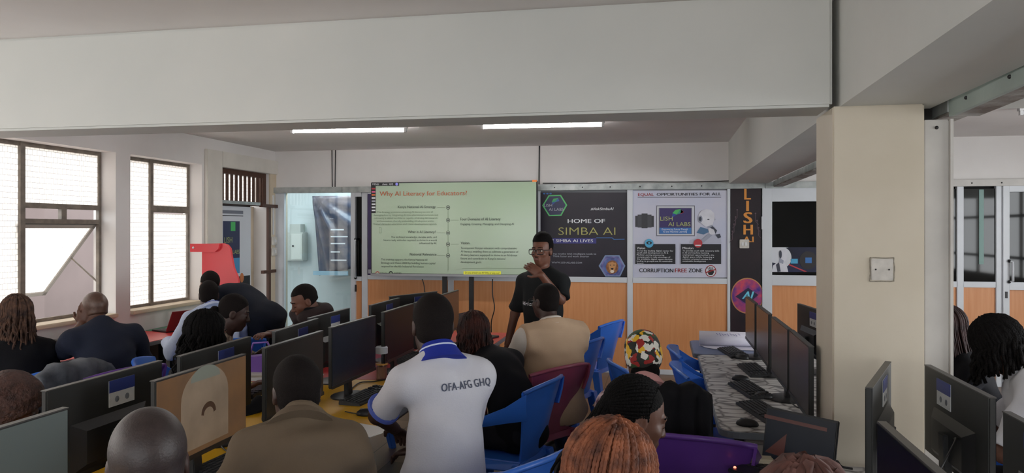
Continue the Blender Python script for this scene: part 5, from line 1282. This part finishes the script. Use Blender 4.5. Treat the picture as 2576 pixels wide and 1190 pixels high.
def person(label, head, yaw, lean=.12, hunch=.15, neck=.0, hyaw=0., hpitch=0., hroll=0., pose='sit', b=1.0, belly=.0, side=0., hs=1.0, skin_m=None,
           lh=None, rh=None, lhint=None, rhint=None, top=None, bottom=None, shoes=None, hair=None, res=.012, fine=.0065, chair_c=None, chair_label=None, chair_off=(0, 0), chair_yaw=None,
           curl=.7, fine_hands=False, detail=True, collar=None, zp=None, face=True, legs=None, sleeve=2, th=.014, fold=.004, vest=None, lpalm=(0, 0, -1), rpalm=(0, 0, -1), hem=None, jaw=1.0, feet=True, lfd=None, rfd=None, le=None, re=None, nk=1.0, lids=False, chair_abs=None):
    """head: world position of the head's centre; yaw: heading, counter-clockwise from +Y"""
    sm = skin_m or m_skin_d
    k = skeleton(head[2], pose, lean, hunch, neck, b, side, zp); c, s_ = math.cos(yaw), math.sin(yaw)
    H = k.H; rx, ry = head[0] - (c*H[0] - s_*H[1]), head[1] - (s_*H[0] + c*H[1])
    root = empty('person', (rx, ry, 0), yaw); tag(root, label, 'person', 'people in the classroom')
    loc = lambda p: np.array([c*(p[0]-rx) + s_*(p[1]-ry), -s_*(p[0]-rx) + c*(p[1]-ry), p[2]])
    k.loc = loc; k.root = root
    dz = head[2] - H[2]
    MH_ = rot3(hyaw, lean*.3 + hpitch, hroll); k.MH = MH_
    zp_ = k.P0[2]
    # limbs
    J = {}
    for s, tgt, hint in ((1, rh, rhint), (-1, lh, lhint)):
        if tgt is None: tgt = (s*.2, .36, .80) if pose == 'sit' else (s*.27, .03, k.S[s][2] - .54)
        elif isinstance(tgt, tuple) and tgt[0] == 'w': tgt = loc(tgt[1])
        J[s] = ik(k.S[s], tgt, .285*max(1, k.q*.97), .255, hint if hint is not None else (s*.5, -.4, -.8))
        ov = re if s > 0 else le
        if ov is not None: J[s] = (loc(ov[1]), np.array(tgt, float))
    if pose == 'sit':
        lg = legs or {1: ((.13, .42, .50), (.13, .44, .08)), -1: ((-.13, .42, .50), (-.13, .44, .08))}
    else:
        lg = legs or {1: ((.10, .03, zp_*.53), (.11, -.02, .08)), -1: ((-.10, .03, zp_*.53), (-.11, -.02, .08))}
    # body
    hh = fine; hx = [(H[i] - .13*hs, H[i] + .13*hs, hh) for i in range(3)]
    fz = ([hx[0]], [hx[1]], [(H[2] - .15*hs, H[2] + .14*hs, hh)])
    if fine_hands:
        for s in (1, -1):
            if fine_hands == s or fine_hands is True:
                w = J[s][1]
                for i in range(3): fz[i].append((w[i] - .13, w[i] + .13, .0055))
    allp = [H, k.P0] + [p for s in (1, -1) for p in (J[s][0], J[s][1], np.array(lg[s][0]), np.array(lg[s][1]), k.S[s])]
    lo = np.min(allp, 0) - .24; hi = np.max(allp, 0) + .24; lo[2] = max(lo[2], -.03)
    F = Field(lo, hi, res, fz)
    torso_prims(F, k, -.006, belly)
    base = H + MH_ @ np.array((0, -.02, -.075))*hs
    F.cap(k.P2 - k.u2*.02 + k.f2*.016, base, .064*hs*nk, .058*hs*nk, .03); F.cap(base, H + MH_ @ np.array((0, -.012, -.03))*hs, .058*hs*nk, .055*hs, .02)
    for s in (1, -1):
        E_, W_ = J[s]
        F.cap(k.S[s], E_, .050*b, .041*b, .03); F.cap(E_, W_, .041*b, .027, .02)
        fd = unit(W_ - E_); ov = rfd if s > 0 else lfd
        hand_prims(F, W_, fd if ov is None else np.array(ov, float), rpalm if s > 0 else lpalm, -s, curl)
        kn, an = np.array(lg[s][0]), np.array(lg[s][1]); hp = k.P0 + np.array([s*.09, .0, -.01])
        F.cap(hp, kn, .082*b, .056*b, .04); F.cap(kn, an, .055*b, .036, .02); F.cap(an, an + np.array([s*.01, .15, -.045]), .036, .028, .02)
    head_prims(F, H, MH_, hs, jaw, lids)
    link('body', F.mesh('body'), sm, root)
    # clothing
    if top is not None:
        F = Field(lo, hi, res if fold < .001 else min(res, .0105), None); torso_prims(F, k, th, belly)
        for s in (1, -1):
            E_, W_ = J[s]
            if sleeve <= 0: continue
            if sleeve <= 1:
                e1 = k.S[s] + (E_ - k.S[s])*sleeve; F.cap(k.S[s], e1, .052*b + th, .052*b + th*1.15, .03, cut=.0)
            else:
                F.cap(k.S[s], E_, .052*b + th, .044*b + th, .03); e1 = E_ + (W_ - E_)*min(sleeve - 1, .97); F.cap(E_, e1, .043*b + th, .031 + th, .02, cut=.0)
        F.folds(fold, int(abs(head[0])*97) + 3)
        F.plane(k.P2 + k.u3*.05, unit(k.u3 + k.f2*.25)); hz_ = (zp_ - .10 if pose == 'sit' else zp_ - .12) if hem is None else hem
        F.plane((0, 0, hz_), (0, 0, -1))
        o = link('top', F.mesh('top'), top, root); k.top = o
    if vest is not None:
        vm, vth = vest
        F = Field(lo, hi, .0105); torso_prims(F, k, vth, belly); F.folds(.004, 5)
        for s in (1, -1): F.plane(k.S[s] + np.array([s*.035, 0, 0]), (s*1., 0, 0))
        F.plane(k.P2 + k.u3*.02, unit(k.u3 + k.f2*.2)); F.plane((0, 0, zp_ - .08), (0, 0, -1))
        link('vest', F.mesh('vest'), vm, root)
    if bottom is not None:
        F = Field(lo, hi, .014)
        F.ell(k.P0, (.175*b, .125*b, .125), None, .03)
        for s in (1, -1):
            kn, an = np.array(lg[s][0]), np.array(lg[s][1]); hp = k.P0 + np.array([s*.09, .0, -.01])
            F.cap(hp, kn, .094*b, .070*b, .04); F.cap(kn, an + np.array([0, 0, .04]), .070*b, .058, .03, cut=0.)
        F.folds(.003, 9); link('trousers', F.mesh('trousers'), bottom, root)
    if feet:
        for s in (1, -1):
            an = np.array(lg[s][1]); MB().ball((an[0], an[1] + .06, .045), (.048, .135, .05), 12, 8).build('shoe', shoes or m_black, root, smooth=True)
            MB().slab([(an[0] + .05*math.cos(t), an[1] + .06 + .138*math.sin(t)) for t in np.linspace(0, 2*PI, 17)[:-1]], 0, .022).build('shoe_sole', mat('sole', (200, 198, 194), .6), root)
    # face
    T = lambda p: H + MH_ @ (np.array(p)*hs)
    if face:
        for s in (1, -1):
            if lids: MB().tube([tuple(T((s*.018, .0875, -.009))), tuple(T((s*.031, .091, -.011))), tuple(T((s*.044, .084, -.008)))], .0014*hs, 5).build('eyelashes', m_hair, root, smooth=True)
            else:
                e = place_ball('eye', m_eye, root, T((s*.031, .0755, -.003)), (.0125*hs, .0115*hs, .0068*hs), MH_)
                place_ball('iris', m_iris, e, T((s*.031, .0818, -.003)), (.006*hs, .0062*hs, .0058*hs), MH_, 10, 8)
                MB().tube([tuple(T((s*.017, .087, .004))), tuple(T((s*.031, .0895, .0065))), tuple(T((s*.046, .081, .003)))], .0022*hs, 5).build('eyelid', sm, root, smooth=True)
            MB().tube([tuple(T((s*.013, .0925, .021))), tuple(T((s*.022, .0925, .0245))), tuple(T((s*.034, .0895, .0255))), tuple(T((s*.048, .0785, .020)))], .0032*hs, 6).build('eyebrow', m_hair, root, smooth=True)
        place_ball('lips', m_lip, root, T((0, .0915, -.071)), (.021*hs, .0075*hs, .0085*hs), MH_)
    # hair
    if hair:
        k.H_ = H; hair(root, H, MH_, hs, k)
    # collar
    if collar is not None:
        cm, cm2, ch = collar[:3]; cr = collar[3] if len(collar) > 3 else 1.0; ax_ = unit(k.u3*.9 + k.u2*.3); zc = Vector(ax_); xc = Vector((1, 0, 0)); yc = zc.cross(xc).normalized()
        Mx = Matrix((xc, yc, zc)).transposed(); bs = k.P2 + k.u2*.012
        cb_ = MB().lathe([(.115*cr, -.012), (.098*cr, .012), (.078, .03 + ch*.5), (.066, .03 + ch), (.062, .03 + ch), (.072, .03), (.09, 0)], 24, c=tuple(bs), M=Mx).build('collar', cm, root, smooth='auto')
        if cm2 is not None: MB().lathe([(.0825, .024 + ch*.5), (.081, .031 + ch*.5), (.078, .031 + ch*.5), (.079, .024 + ch*.5)], 24, c=tuple(bs), M=Mx).build('collar_stripe', cm2, cb_, smooth='auto')
    if chair_c:
        cy = yaw if chair_yaw is None else chair_yaw; ox, oy = chair_off
        chair(chair_c, *((rx + ox, ry + oy) if chair_abs is None else chair_abs), cy, chair_label)
    k.J = J; k.T = T
    return k
# ------------------------------------------------------------------ hair styles
def h_short(th=.0035, top=0., hl=-.018, m=None, nape=-.068):
    def f(root, H, M, hs, k): link('hair', hair_cap(H, M, hs, th, top, hl, nape), m or m_hair_s, root)
    return f
def h_strands(n, L, m, r=.006, wave=.012, spread=.02, amin=62, back=None, seed=3, cap=.012, twist=.0, capm=None, rad=1.0, lmin=.7, amax=180, nape=-.08, dens=1, tf=26):
    def f(root, H, M, hs, k):
        link('hair', hair_cap(H, M, hs, cap, 0, -.015, nape), capm or m, root)
        link('hair_strands', strand_mesh(fall_paths(H, M, hs, n, L, seed, back, wave, spread, amin, rad, lmin, None, amax, dens), r, 5, twist, tf=tf), m, root)
    return f
m_h_twist = mat('hair_brown_twists', (92, 66, 52), .7, .8, 30, .3, 160, rgb2=(44, 32, 28), spec=.25)
m_h_or = mat('hair_copper', (142, 84, 56), .65, .9, 24, .3, 200, rgb2=(70, 40, 30), spec=.3)
m_h_red = mat('hair_black_red', (30, 20, 20), .6, .8, 18, .4, 180, rgb2=(70, 32, 24), spec=.3)
m_h_dk = mat('hair_dark_brown', (40, 29, 29), .6, .6, 20, .3, 160, rgb2=(62, 38, 36), spec=.35)
m_h_fuzz = mat('hair_chestnut', (78, 50, 42), .8, .7, 40, .8, 90, rgb2=(52, 34, 30))

c_black = cloth('cloth_black', (20, 20, 24)); c_navy = cloth('cloth_navy', (34, 39, 54)); c_suit = cloth('cloth_suit', (26, 30, 40)); c_white = cloth('cloth_white', (200, 200, 207), .06)
c_lblue = cloth('cloth_pale_blue', (188, 200, 224), .1, stretch=(30, 30, 1)); c_taupe = cloth('cloth_taupe', (104, 90, 74), .12); c_vest = cloth('cloth_beige', (196, 168, 140), .08); c_cream = cloth('cloth_cream', (222, 214, 204), .06)
c_tee = cloth('cloth_black_tee', (30, 32, 33), .1); c_char = cloth('cloth_charcoal', (56, 46, 46), .15); c_jean = cloth('cloth_denim', (52, 62, 92), .3); c_dark = cloth('cloth_dark_trousers', (34, 33, 38))
c_pat = cloth('cloth_patterned', (196, 180, 160), .9, rgb2=(70, 58, 52)); MATS['cloth_patterned'].node_tree.nodes['Noise Texture'].inputs['Scale'].default_value = 40
c_flow = cloth('cloth_flowered', (206, 180, 184), 1.0, rgb2=(96, 70, 84)); MATS['cloth_flowered'].node_tree.nodes['Noise Texture'].inputs['Scale'].default_value = 28
c_brown = cloth('cloth_rust_brown', (122, 76, 50), .2); c_grey = cloth('cloth_grey', (110, 114, 120), .4, rgb2=(70, 74, 80)); c_blue = cloth('cloth_royal_blue', (36, 52, 150), .1); c_pink = cloth('cloth_pink', (214, 160, 158), .1)
m_white_shoe = mat('white_trainer', (206, 204, 198), .5, .15, 20)

def W(px, py, t): return ('w', atd(px, py, t))
def HD(px, py, t): return atd(px, py, t)
def spectacles(k, lens_w=.024, r=.0028, m=None):
    m = m or m_black; g = MB()
    for s in (1, -1):
        q = lambda v: math.copysign(abs(v)**.45, v)
        g.tube([tuple(k.T((s*.036 + .028*q(math.cos(a)), .104 - .16*abs(s*.036 + .028*q(math.cos(a)))**1.3, -.009 + .021*q(math.sin(a))))) for a in np.linspace(0, 2*PI, 33)], r, 6, cap=False)
        g.tube([tuple(k.T((s*.060, .098, .004))), tuple(k.T((s*.076, .05, .002))), tuple(k.T((s*.082, -.01, .0)))], r*.9, 6)
    g.tube([tuple(k.T((-.009, .103, 0))), tuple(k.T((.009, .103, 0)))], r, 6)
    o = g.build('spectacles', m, None, smooth=True); o.parent = k.root
    o['label'] = 'black framed spectacles'
    return o

# 1 presenter standing by the display
def hair_pres(root, H, M, hs, k): link('hair', hair_cap(H, M, hs, .004, .026, -.002, -.05, .005, lineup=(.068, .018)), m_hair, root)
k = person('person in black t-shirt and glasses standing before the display, hand raised', HD(1364, 629, 6.0), R(158), lean=.0, hunch=.02, neck=.03, pose='stand', b=.93, jaw=.88, nk=.86, skin_m=m_skin_r, hyaw=R(2), hpitch=.03,
           rh=(.30, .06, .82), lh=W(1362, 692, 5.74), le=W(1410, 754, 5.84), rhint=(.6, -.6, -.2), top=c_tee, sleeve=.86, bottom=c_dark, hair=hair_pres, fine=.005, fine_hands=True, curl=.55, th=.018, lpalm=(.3, -.8, -.3), rpalm=(-1, 0, 0), lfd=(.75, .2, .55), hem=.80, fold=.005, res=.01)
spectacles(k)
MB().tube([tuple(k.T(p)) for p in ((-.022, .086, -.062), (-.012, .0935, -.056), (0, .0965, -.054), (.012, .0935, -.056), (.022, .086, -.062))], .0022, 5).build('moustache', m_hair_s, k.root, smooth=True)
# shirt print
def cloth_text(k, s_, centre, width, height, m, normal, up, name='shirt_lettering'):
    me = k.top.data; bvh = BVHTree.FromPolygons([v.co[:] for v in me.vertices], [p.vertices[:] for p in me.polygons])
    co, fs = text_mesh(s_, .035, 0, 1.1); n = Vector(normal).normalized(); u = Vector(up); u = (u - n*u.dot(n)).normalized(); x = u.cross(n).normalized()
    co = co - [(co[:, 0].min() + co[:, 0].max())/2, .35, 0]; sc = width/(co[:, 0].max() - co[:, 0].min()); out = []
    for p in co:
        q = Vector(centre) + x*(p[0]*sc) + u*(p[1]*height/.7); h_ = bvh.ray_cast(q + n*.5, -n)
        out.append((h_[0] + n*(.003 + float(p[2])))[:] if h_[0] is not None else q[:])
    me2 = bpy.data.meshes.new(name); me2.from_pydata(out, [], fs); return link(name, me2, m, k.root)
cloth_text(k, 'Africa A', (.05, .1, 1.165), .20, .028, m_white_ink, (0, 1, 0), (0, 0, 1))
cloth_text(k, '4', (-.03, .1, 1.27), .022, .03, m_red_print, (0, 1, 0), (0, 0, 1), 'shirt_emblem')

# 2 man in beige vest
k = person('person in beige vest over cream shirt on the maroon chair, seen from behind', HD(1372, 757, 5.2), R(38), lean=.06, hunch=.10, neck=.3, b=1.14, hyaw=R(12), top=c_cream, sleeve=1.05, vest=(c_vest, .038), bottom=c_jean, shoes=m_white_shoe, hair=h_short(.004, nape=-.085), belly=.03,
           lh=(-.28, .40, .80), rh=(.1, .40, .78), chair_c='maroon', chair_label='maroon plastic armchair under the man in the beige vest', chair_yaw=R(56), chair_off=(-.16, -.06), collar=(c_cream, None, .018, .86), legs={1: ((.2, .40, .50), (.22, .2, .08)), -1: ((-.12, .42, .5), (-.12, .4, .08))})
spectacles(k)
# the white trainer and jean leg seen under the chairs belong to him (legs above)

# 3 white polo man
k = person('person in white polo with royal blue collar sitting in the middle, back turned', HD(1088, 816, 3.3), R(36), lean=.10, hunch=.12, neck=.35, b=.90, hs=1.12, belly=.06, hyaw=R(-6), fine_hands=-1, top=c_white, sleeve=.80, bottom=c_black, hair=h_short(.004, nape=-.085), res=.0105,
           lh=W(992, 1078, 3.42), le=W(950, 1045, 3.22), rh=(-.02, .38, .74), collar=(c_blue, mat('collar_white_stripe', (190, 200, 226), .8), .045), chair_c='blue', chair_label='blue plastic armchair carrying the man in the white polo', chair_yaw=R(62), chair_off=(.14, -.02), fold=.009, th=.02)
cloth_text(k, 'OFA-AFG GHQ', (.10, -.1, 1.115), .225, .032, mat('print_slate', (72, 78, 96), .7), (.30, -1, .1), (0, 0, 1))
for s in (-1, 1):
    S_, E_ = Vector(k.S[s]), Vector(k.J[s][0]); d = (E_ - S_).normalized(); q = S_ + (E_ - S_)*.80; xx = d.cross(Vector((0, 0, 1))).normalized(); yy = d.cross(xx)
    MB().lathe([(.066, -.014), (.0735, -.014), (.0735, .003), (.066, .003)], 22, c=q[:], M=Matrix((xx, yy, d)).transposed()).build('sleeve_band', mat('band_blue', (84, 104, 190), .8), k.root, smooth='auto')

# 4 brown jacket man
person('person in taupe brown jacket with cropped hair in the foreground, back turned', HD(745, 982, 2.6), R(30), lean=.20, hunch=.20, neck=.58, b=.86, hyaw=R(12), skin_m=m_skin_d, top=c_taupe, bottom=c_dark, hair=h_short(.004, nape=-.085), res=.0105, lh=(-.30, .42, .80), rh=(.12, .45, .80), fold=.007, th=.024, sleeve=1.95,
       collar=(c_taupe, None, .015), chair_c='blue', chair_label='blue plastic armchair under the man in the brown jacket')
# 5 bald man at the bottom edge
person('person with shaved head and black top at the bottom edge, seen from behind', HD(372, 1166, 1.72), R(32), lean=.18, hunch=.18, neck=.5, b=1.0, hs=1.05, hyaw=R(6), skin_m=m_skin_d, top=c_black, bottom=c_dark, hair=h_short(.003, 0, -.03, mat('shaved_scalp', (50, 39, 37), .5, .3, 60, .1, 200), -.06), res=.0105, fine=.006, lh=(-.22, .42, .80), rh=(.2, .45, .80), chair_c='blue', chair_label='blue plastic armchair under the bald man at the bottom edge')
# 6 woman with black and red hair
person('person with black and red curls in a black jacket behind the white polo', HD(1190, 838, 4.7), R(70), lean=.42, hunch=.2, neck=.1, b=.95, hyaw=R(-30), skin_m=m_skin_m, top=c_black, bottom=c_dark, hair=h_strands(150, .17, m_h_red, .007, .012, .03, 50, seed=5, cap=.018, twist=.3), lh=(-.15, .5, .80), rh=(.15, .5, .80), th=.026, fold=.006, chair_c='blue', chair_label='blue plastic armchair behind the woman in the black jacket, seat showing', chair_yaw=R(76), chair_abs=(-.92, 4.42))
# 7 woman with twists by the window
person('person with long brown twists and black top at the left edge', HD(38, 793, 5.0), R(62), lean=.10, hunch=.12, b=.92, skin_m=m_skin_m, top=c_black, bottom=c_dark, hair=h_strands(95, .40, m_h_twist, .0095, .014, .03, 62, seed=8, cap=.014, twist=.22, capm=m_h_dk, lmin=.55), lh=(-.2, .42, .80), rh=(.2, .42, .80), th=.018, chair_c='blue', chair_label='blue plastic armchair under the woman with brown twists at the left edge', chair_yaw=R(80), chair_off=(.1, -.05))
# 8 bald man in navy jacket
person('person with shaved head and navy jacket leaning on the window table', HD(237, 778, 5.3), R(58), lean=.34, hunch=.22, neck=.25, b=1.05, hyaw=R(8), hpitch=-.05, skin_m=m_skin_m, top=c_navy, bottom=c_dark, hair=h_short(.003, 0, -.045, mat('shaved_scalp_light', (92, 66, 54), .42, .3, 60, .1, 200), -.05), lh=W(206, 815, 5.22), lhint=(-.5, .5, -1), rh=(.25, .5, .80), fold=.006, th=.022, lfd=(.1, .1, 1), chair_c='purple', chair_label='purple plastic armchair of the man in the navy jacket', chair_yaw=R(75), chair_off=(.0, -.14))
# 9 standing man bending over
k = person('person in dark suit bending forward over the seated white shirt', HD(527, 703, 6.9), R(78), lean=1.02, hunch=.32, neck=-.25, pose='stand', zp=.96, b=1.06, hyaw=R(-18), hpitch=-.35, skin_m=m_skin_r, top=c_suit, bottom=c_suit, hair=h_short(.004, nape=-.085), lh=(-.22, .62, .82), rh=(.26, .55, .80), th=.024, fold=.006, hem=.7)
# 10 white shirt man
person('person in pale blue white shirt with blue lanyard, seen from behind near the door', HD(525, 741, 6.5), R(48), lean=.30, hunch=.18, neck=.3, b=1.02, skin_m=m_skin_d, hyaw=R(-10), top=c_lblue, bottom=c_dark, hair=h_short(.004, nape=-.085), lh=(-.3, .42, .80), rh=(.15, .45, .80), th=.022, fold=.007, collar=(c_lblue, c_blue, .02), chair_c='blue', chair_label='blue plastic armchair under the white shirted man near the door')
# 11 woman with bun in patterned blouse
def hair_bun(root, H, M, hs, k):
    link('hair', hair_cap(H, M, hs, .006, 0, -.008, -.06), m_hair_s, root); o = place_ball('hair_bun', m_hair, root, H + M @ np.array((0, -.125, -.03))*hs, (.045, .035, .04)); 
person('person with hair in a bun and patterned blouse, in profile', HD(590, 785, 5.2), R(-62), lean=.30, hunch=.2, neck=.0, hpitch=.2, lids=True, b=.88, skin_m=m_skin_d, top=c_pat, bottom=c_dark, hair=hair_bun, lh=(-.15, .42, .85), rh=(.2, .40, .80), th=.018, fine=.0055, chair_c='blue', chair_label='blue plastic armchair under the woman with the bun')
# 12 woman with long black curls
person('person with long black curls behind the sticker monitor, back turned', HD(522, 841, 4.2), R(-40), lean=.16, hunch=.15, b=.9, hyaw=R(10), skin_m=m_skin_m, top=c_black, bottom=c_dark, hair=h_strands(170, .42, m_hair, .009, .022, .07, 55, seed=12, cap=.02, twist=.25, lmin=.5), lh=(-.15, .42, .80), rh=(.2, .40, .80), chair_c='blue', chair_label='blue plastic armchair under the woman with long black curls', chair_yaw=R(-70), chair_off=(-.02, -.2))
# 13 hooded man
def hair_hood(root, H, M, hs, k):
    link('hair', hair_cap(H, M, hs, .004, 0, -.012, -.05, .005, lineup=(.066, .012)), m_hair_s, root)
    F = Field(k.P2 - .28, k.P2 + .3, .011)
    for a in np.linspace(R(25), R(335), 14):
        p = k.P2 + k.u2*.05 + np.array([.125*math.sin(a), .02 + .11*math.cos(a), 0]) - k.u2*.03*math.cos(a); F.ell(p, (.05, .05, .055), None, .05)
    F.folds(.006, 4); link('hood', F.mesh('hood'), c_char, root)
    F2 = Field(k.P2 - .2, k.P2 + .25, .01)
    for a in np.linspace(R(40), R(320), 12): F2.ell(k.P2 + k.u2*.075 + np.array([.10*math.sin(a), .02 + .088*math.cos(a), 0]), (.03, .03, .04), None, .03)
    link('hood_lining', F2.mesh('hood_lining'), c_black, root)
k = person('person in dark hooded jacket looking down, one arm reaching left', HD(765, 756, 5.7), R(150), lean=.38, hunch=.22, neck=.05, hpitch=.30, hyaw=R(-18), b=1.0, skin_m=m_skin_r, top=c_char, bottom=c_dark, hair=hair_hood, fine=.005, fine_hands=True, rh=W(655, 846, 5.3), rhint=(.3, -.4, -.5), lids=True, lh=(-.1, .40, .82), curl=.5, th=.024, fold=.006, sleeve=1.9, chair_c='blue', chair_label='blue plastic armchair under the hooded man')
# 14 woman with chestnut hair at the lower left edge
def hair_fuzz(root, H, M, hs, k): link('hair', hair_cap(H, M, hs, .03, .02, -.03, -.09, .008, rnd=.007, seed=4), m_h_fuzz, root)
person('person with fuzzy chestnut hair at the lower left edge', HD(22, 1042, 2.8), R(-60), lean=.3, hunch=.2, neck=.1, hpitch=.3, b=.9, skin_m=m_skin_m, top=c_brown, bottom=c_dark, hair=hair_fuzz, chair_c='blue', chair_label='blue plastic armchair under the chestnut haired woman')
# 15 woman with head wrap
m_wrap = mat('wrap_print', (226, 222, 210), .7)
nt, bs_ = nodes_of(m_wrap); tc = nt.nodes.new('ShaderNodeTexCoord'); vo = nt.nodes.new('ShaderNodeTexVoronoi'); vo.inputs['Scale'].default_value = 30
ns = nt.nodes.new('ShaderNodeTexNoise'); ns.inputs['Scale'].default_value = 22; mxv = nt.nodes.new('ShaderNodeMixRGB'); mxv.inputs['Fac'].default_value = .06
nt.links.new(tc.outputs['Object'], ns.inputs['Vector']); nt.links.new(tc.outputs['Object'], mxv.inputs['Color1']); nt.links.new(ns.outputs['Color'], mxv.inputs['Color2']); nt.links.new(mxv.outputs['Color'], vo.inputs['Vector'])
rp = nt.nodes.new('ShaderNodeValToRGB'); rp.color_ramp.interpolation = 'CONSTANT'; sp_ = nt.nodes.new('ShaderNodeSeparateColor')
rp.color_ramp.elements[0].color = (*lin((30, 34, 28)), 1); rp.color_ramp.elements[1].position = .34; rp.color_ramp.elements[1].color = (*lin((46, 72, 40)), 1)
for pos, cc in ((.46, (150, 34, 30)), (.58, (226, 176, 40)), (.66, (24, 24, 24)), (.74, (214, 212, 202))): e = rp.color_ramp.elements.new(pos); e.color = (*lin(cc), 1)
nt.links.new(vo.outputs['Color'], sp_.inputs['Color']); nt.links.new(sp_.outputs['Red'], rp.inputs['Fac']); nt.links.new(rp.outputs['Color'], bs_.inputs['Base Color'])
def hair_wrap(root, H, M, hs, k):
    F = Field(H - .2, H + .2, .006); F.ell(H + M @ np.array((0, -.014, .035)), (.092, .112, .106), M, .001); F.ell(H + M @ np.array((0, -.05, .0)), (.085, .085, .08), M, .03); F.folds(.003, 8, 1.6)
    F.plane(H + M @ np.array((0, 0, -.02)), M @ unit((0, .35, -1))); link('head_wrap', F.mesh('head_wrap'), m_wrap, root)
    F = Field(H - .2, H + .2, .008); F.ell(H + M @ np.array((0, -.09, -.06)), (.07, .05, .055), M, .01); F.folds(.005, 2, 2); link('hair', F.mesh('hair'), m_hair, root)
person('person with flowered head wrap and pink collar, seen from behind', HD(1615, 900, 3.8), R(8), lean=.22, hunch=.2, neck=.3, b=.9, skin_m=m_skin_m, hyaw=R(4), top=c_flow, bottom=c_dark, hair=hair_wrap, collar=(c_pink, None, .03), th=.018, chair_c='purple', chair_label='purple plastic armchair under the woman with the head wrap, back to the viewer', chair_off=(.2, -.02), chair_yaw=R(-8))
# 16 woman with braids in profile
def hair_rows(root, H, M, hs, k):
    link('hair', hair_cap(H, M, hs, .0005, 0, -.006, -.06), m_hair, root)
    link('braids', strand_mesh(cornrow_paths(H, M, hs, 31, .40, 3, (-.04, -.16, 0)), .0075, 6, .16, tf=190), m_hair, root)
person('person with long black braids in profile, nearer the pebble print table', HD(1598, 1045, 2.4), R(-68), lean=.30, hunch=.22, neck=.05, hpitch=.22, lids=True, b=.92, skin_m=m_skin_m, top=c_black, bottom=c_dark, hair=hair_rows, fine=.005, hs=1.0, lh=(-.15, .35, .80), rh=(.18, .40, .80), th=.018, chair_c='blue', chair_label='blue plastic armchair under the woman with braids')
# 17 woman with copper twists at the bottom edge
person('person with copper coloured twists at the bottom edge', HD(1548, 1204, 1.75), R(-62), lean=.25, hunch=.2, hpitch=.1, b=.92, skin_m=m_skin_m, top=c_brown, bottom=c_dark, hair=h_strands(230, .26, m_h_or, .0062, .006, .02, 40, seed=21, cap=.010, twist=.22, capm=m_h_or, dens=3, tf=110), fine=.0055, res=.011, lh=(-.1, .42, .86), rh=(.2, .42, .80), chair_c='purple', chair_label='purple plastic armchair under the woman with copper twists')
# 18 person whose hair just shows at the bottom edge
person('person with reddish curly hair just showing at the bottom edge before the laptop', HD(2032, 1338, 1.40), R(-20), lean=.2, hunch=.2, b=.9, skin_m=m_skin_m, top=c_char, bottom=c_dark, hair=h_strands(90, .08, mat('hair_reddish', (92, 56, 48), .8, .5, 30), .009, .012, .02, 20, seed=31, cap=.012, twist=.3), chair_c='blue', chair_label='blue plastic armchair under the reddish haired person at the bottom edge')
# 19 woman with long dark hair behind the post
person('person with long straight dark hair half hidden by the post', HD(2372, 826, 4.4), R(80), lean=.25, hunch=.2, b=.9, hyaw=R(-10), skin_m=m_skin_m, top=c_black, bottom=c_dark, hair=h_strands(190, .50, m_h_dk, .006, .003, .05, 60, back=(.02, -.06, 0), seed=41, cap=.016, lmin=.75), lh=(-.15, .42, .80), rh=(.2, .42, .80), chair_c='blue', chair_label='blue plastic armchair under the woman with long straight hair')
# 20 woman with dreadlocks and white blouse
person('person with short dark dreadlocks and white blouse at the right edge', HD(2505, 868, 3.6), R(70), lean=.12, hunch=.14, neck=.45, hpitch=.45, b=.92, skin_m=m_skin_m, top=c_white, bottom=c_dark, hair=h_strands(120, .17, mat('hair_dreads', (13, 10, 10), .8, .4, 40, .6, 120, spec=.15), .0125, .012, .035, 22, seed=51, cap=.02, twist=.15), sleeve=.9, lh=(-.12, .40, .84), rh=(.18, .42, .80), th=.022, fold=.006, collar=(c_white, None, .02), chair_c='blue', chair_label='blue plastic armchair under the woman in the white blouse')

# ------------------------------------------------------------------ garments laid over chairs, bag
def draped(name, m, label, cx, cy, zt, w, dep, drop_a, drop_b, yaw, cat):
    e = empty(name, (cx, cy, 0), yaw); tag(e, label, cat); g = []
    prof = [(-dep/2 - .03, zt - drop_a), (-dep/2 - .02, zt - drop_a*.5), (-dep/2, zt - .03), (-dep/4, zt), (dep/4, zt), (dep/2, zt - .03), (dep/2 + .02, zt - drop_b*.5), (dep/2 + .03, zt - drop_b)]
    for i, (y, z) in enumerate(prof):
        row = []
        for j in range(15):
            u = -1 + 2*j/14; fl = .012*math.sin(j*1.5 + i*.6) + .008*math.sin(j*3.1 + i)
            row.append((u*w/2*(1 + .04*math.sin(i)), y + fl*(1 if y > 0 else -1), z - .05*abs(u)**3 + .01*math.sin(j*1.1 + i)))
        g.append(row)
    MB().sheet(g, .02).build('fabric', m, e, smooth=True); return e
draped('draped_jacket', c_black, 'black garment hanging over the back of the purple chair beside the head wrap', .10, 3.62, 1.02, .27, .12, .42, .4, R(-8), 'jacket')
draped('draped_jacket', c_grey, 'grey jacket hanging over the blue chair at the left edge', -3.55, 4.05, .93, .5, .1, .35, .3, R(80), 'jacket')
bg = empty('purple_bag', atd(655, 880, 4.9)); bg.location.z = TZ; tag(bg, 'small purple open bag on the table beneath the reaching hand', 'bag')
MB().hexa([(-.09, -.05, 0), (.09, -.05, 0), (.09, .05, 0), (-.09, .05, 0)], [(-.12, -.07, .17), (.13, -.07, .2), (.13, .07, .2), (-.12, .07, .17)]).build('pouch', mat('bag_purple', (112, 74, 160), .5), bg, bevel=.012)
MB().tube([(-.08, 0, .17), (-.05, 0, .26), (.05, 0, .27), (.09, 0, .19)], .007, 6).build('handle', MATS['bag_purple'], bg, smooth=True)
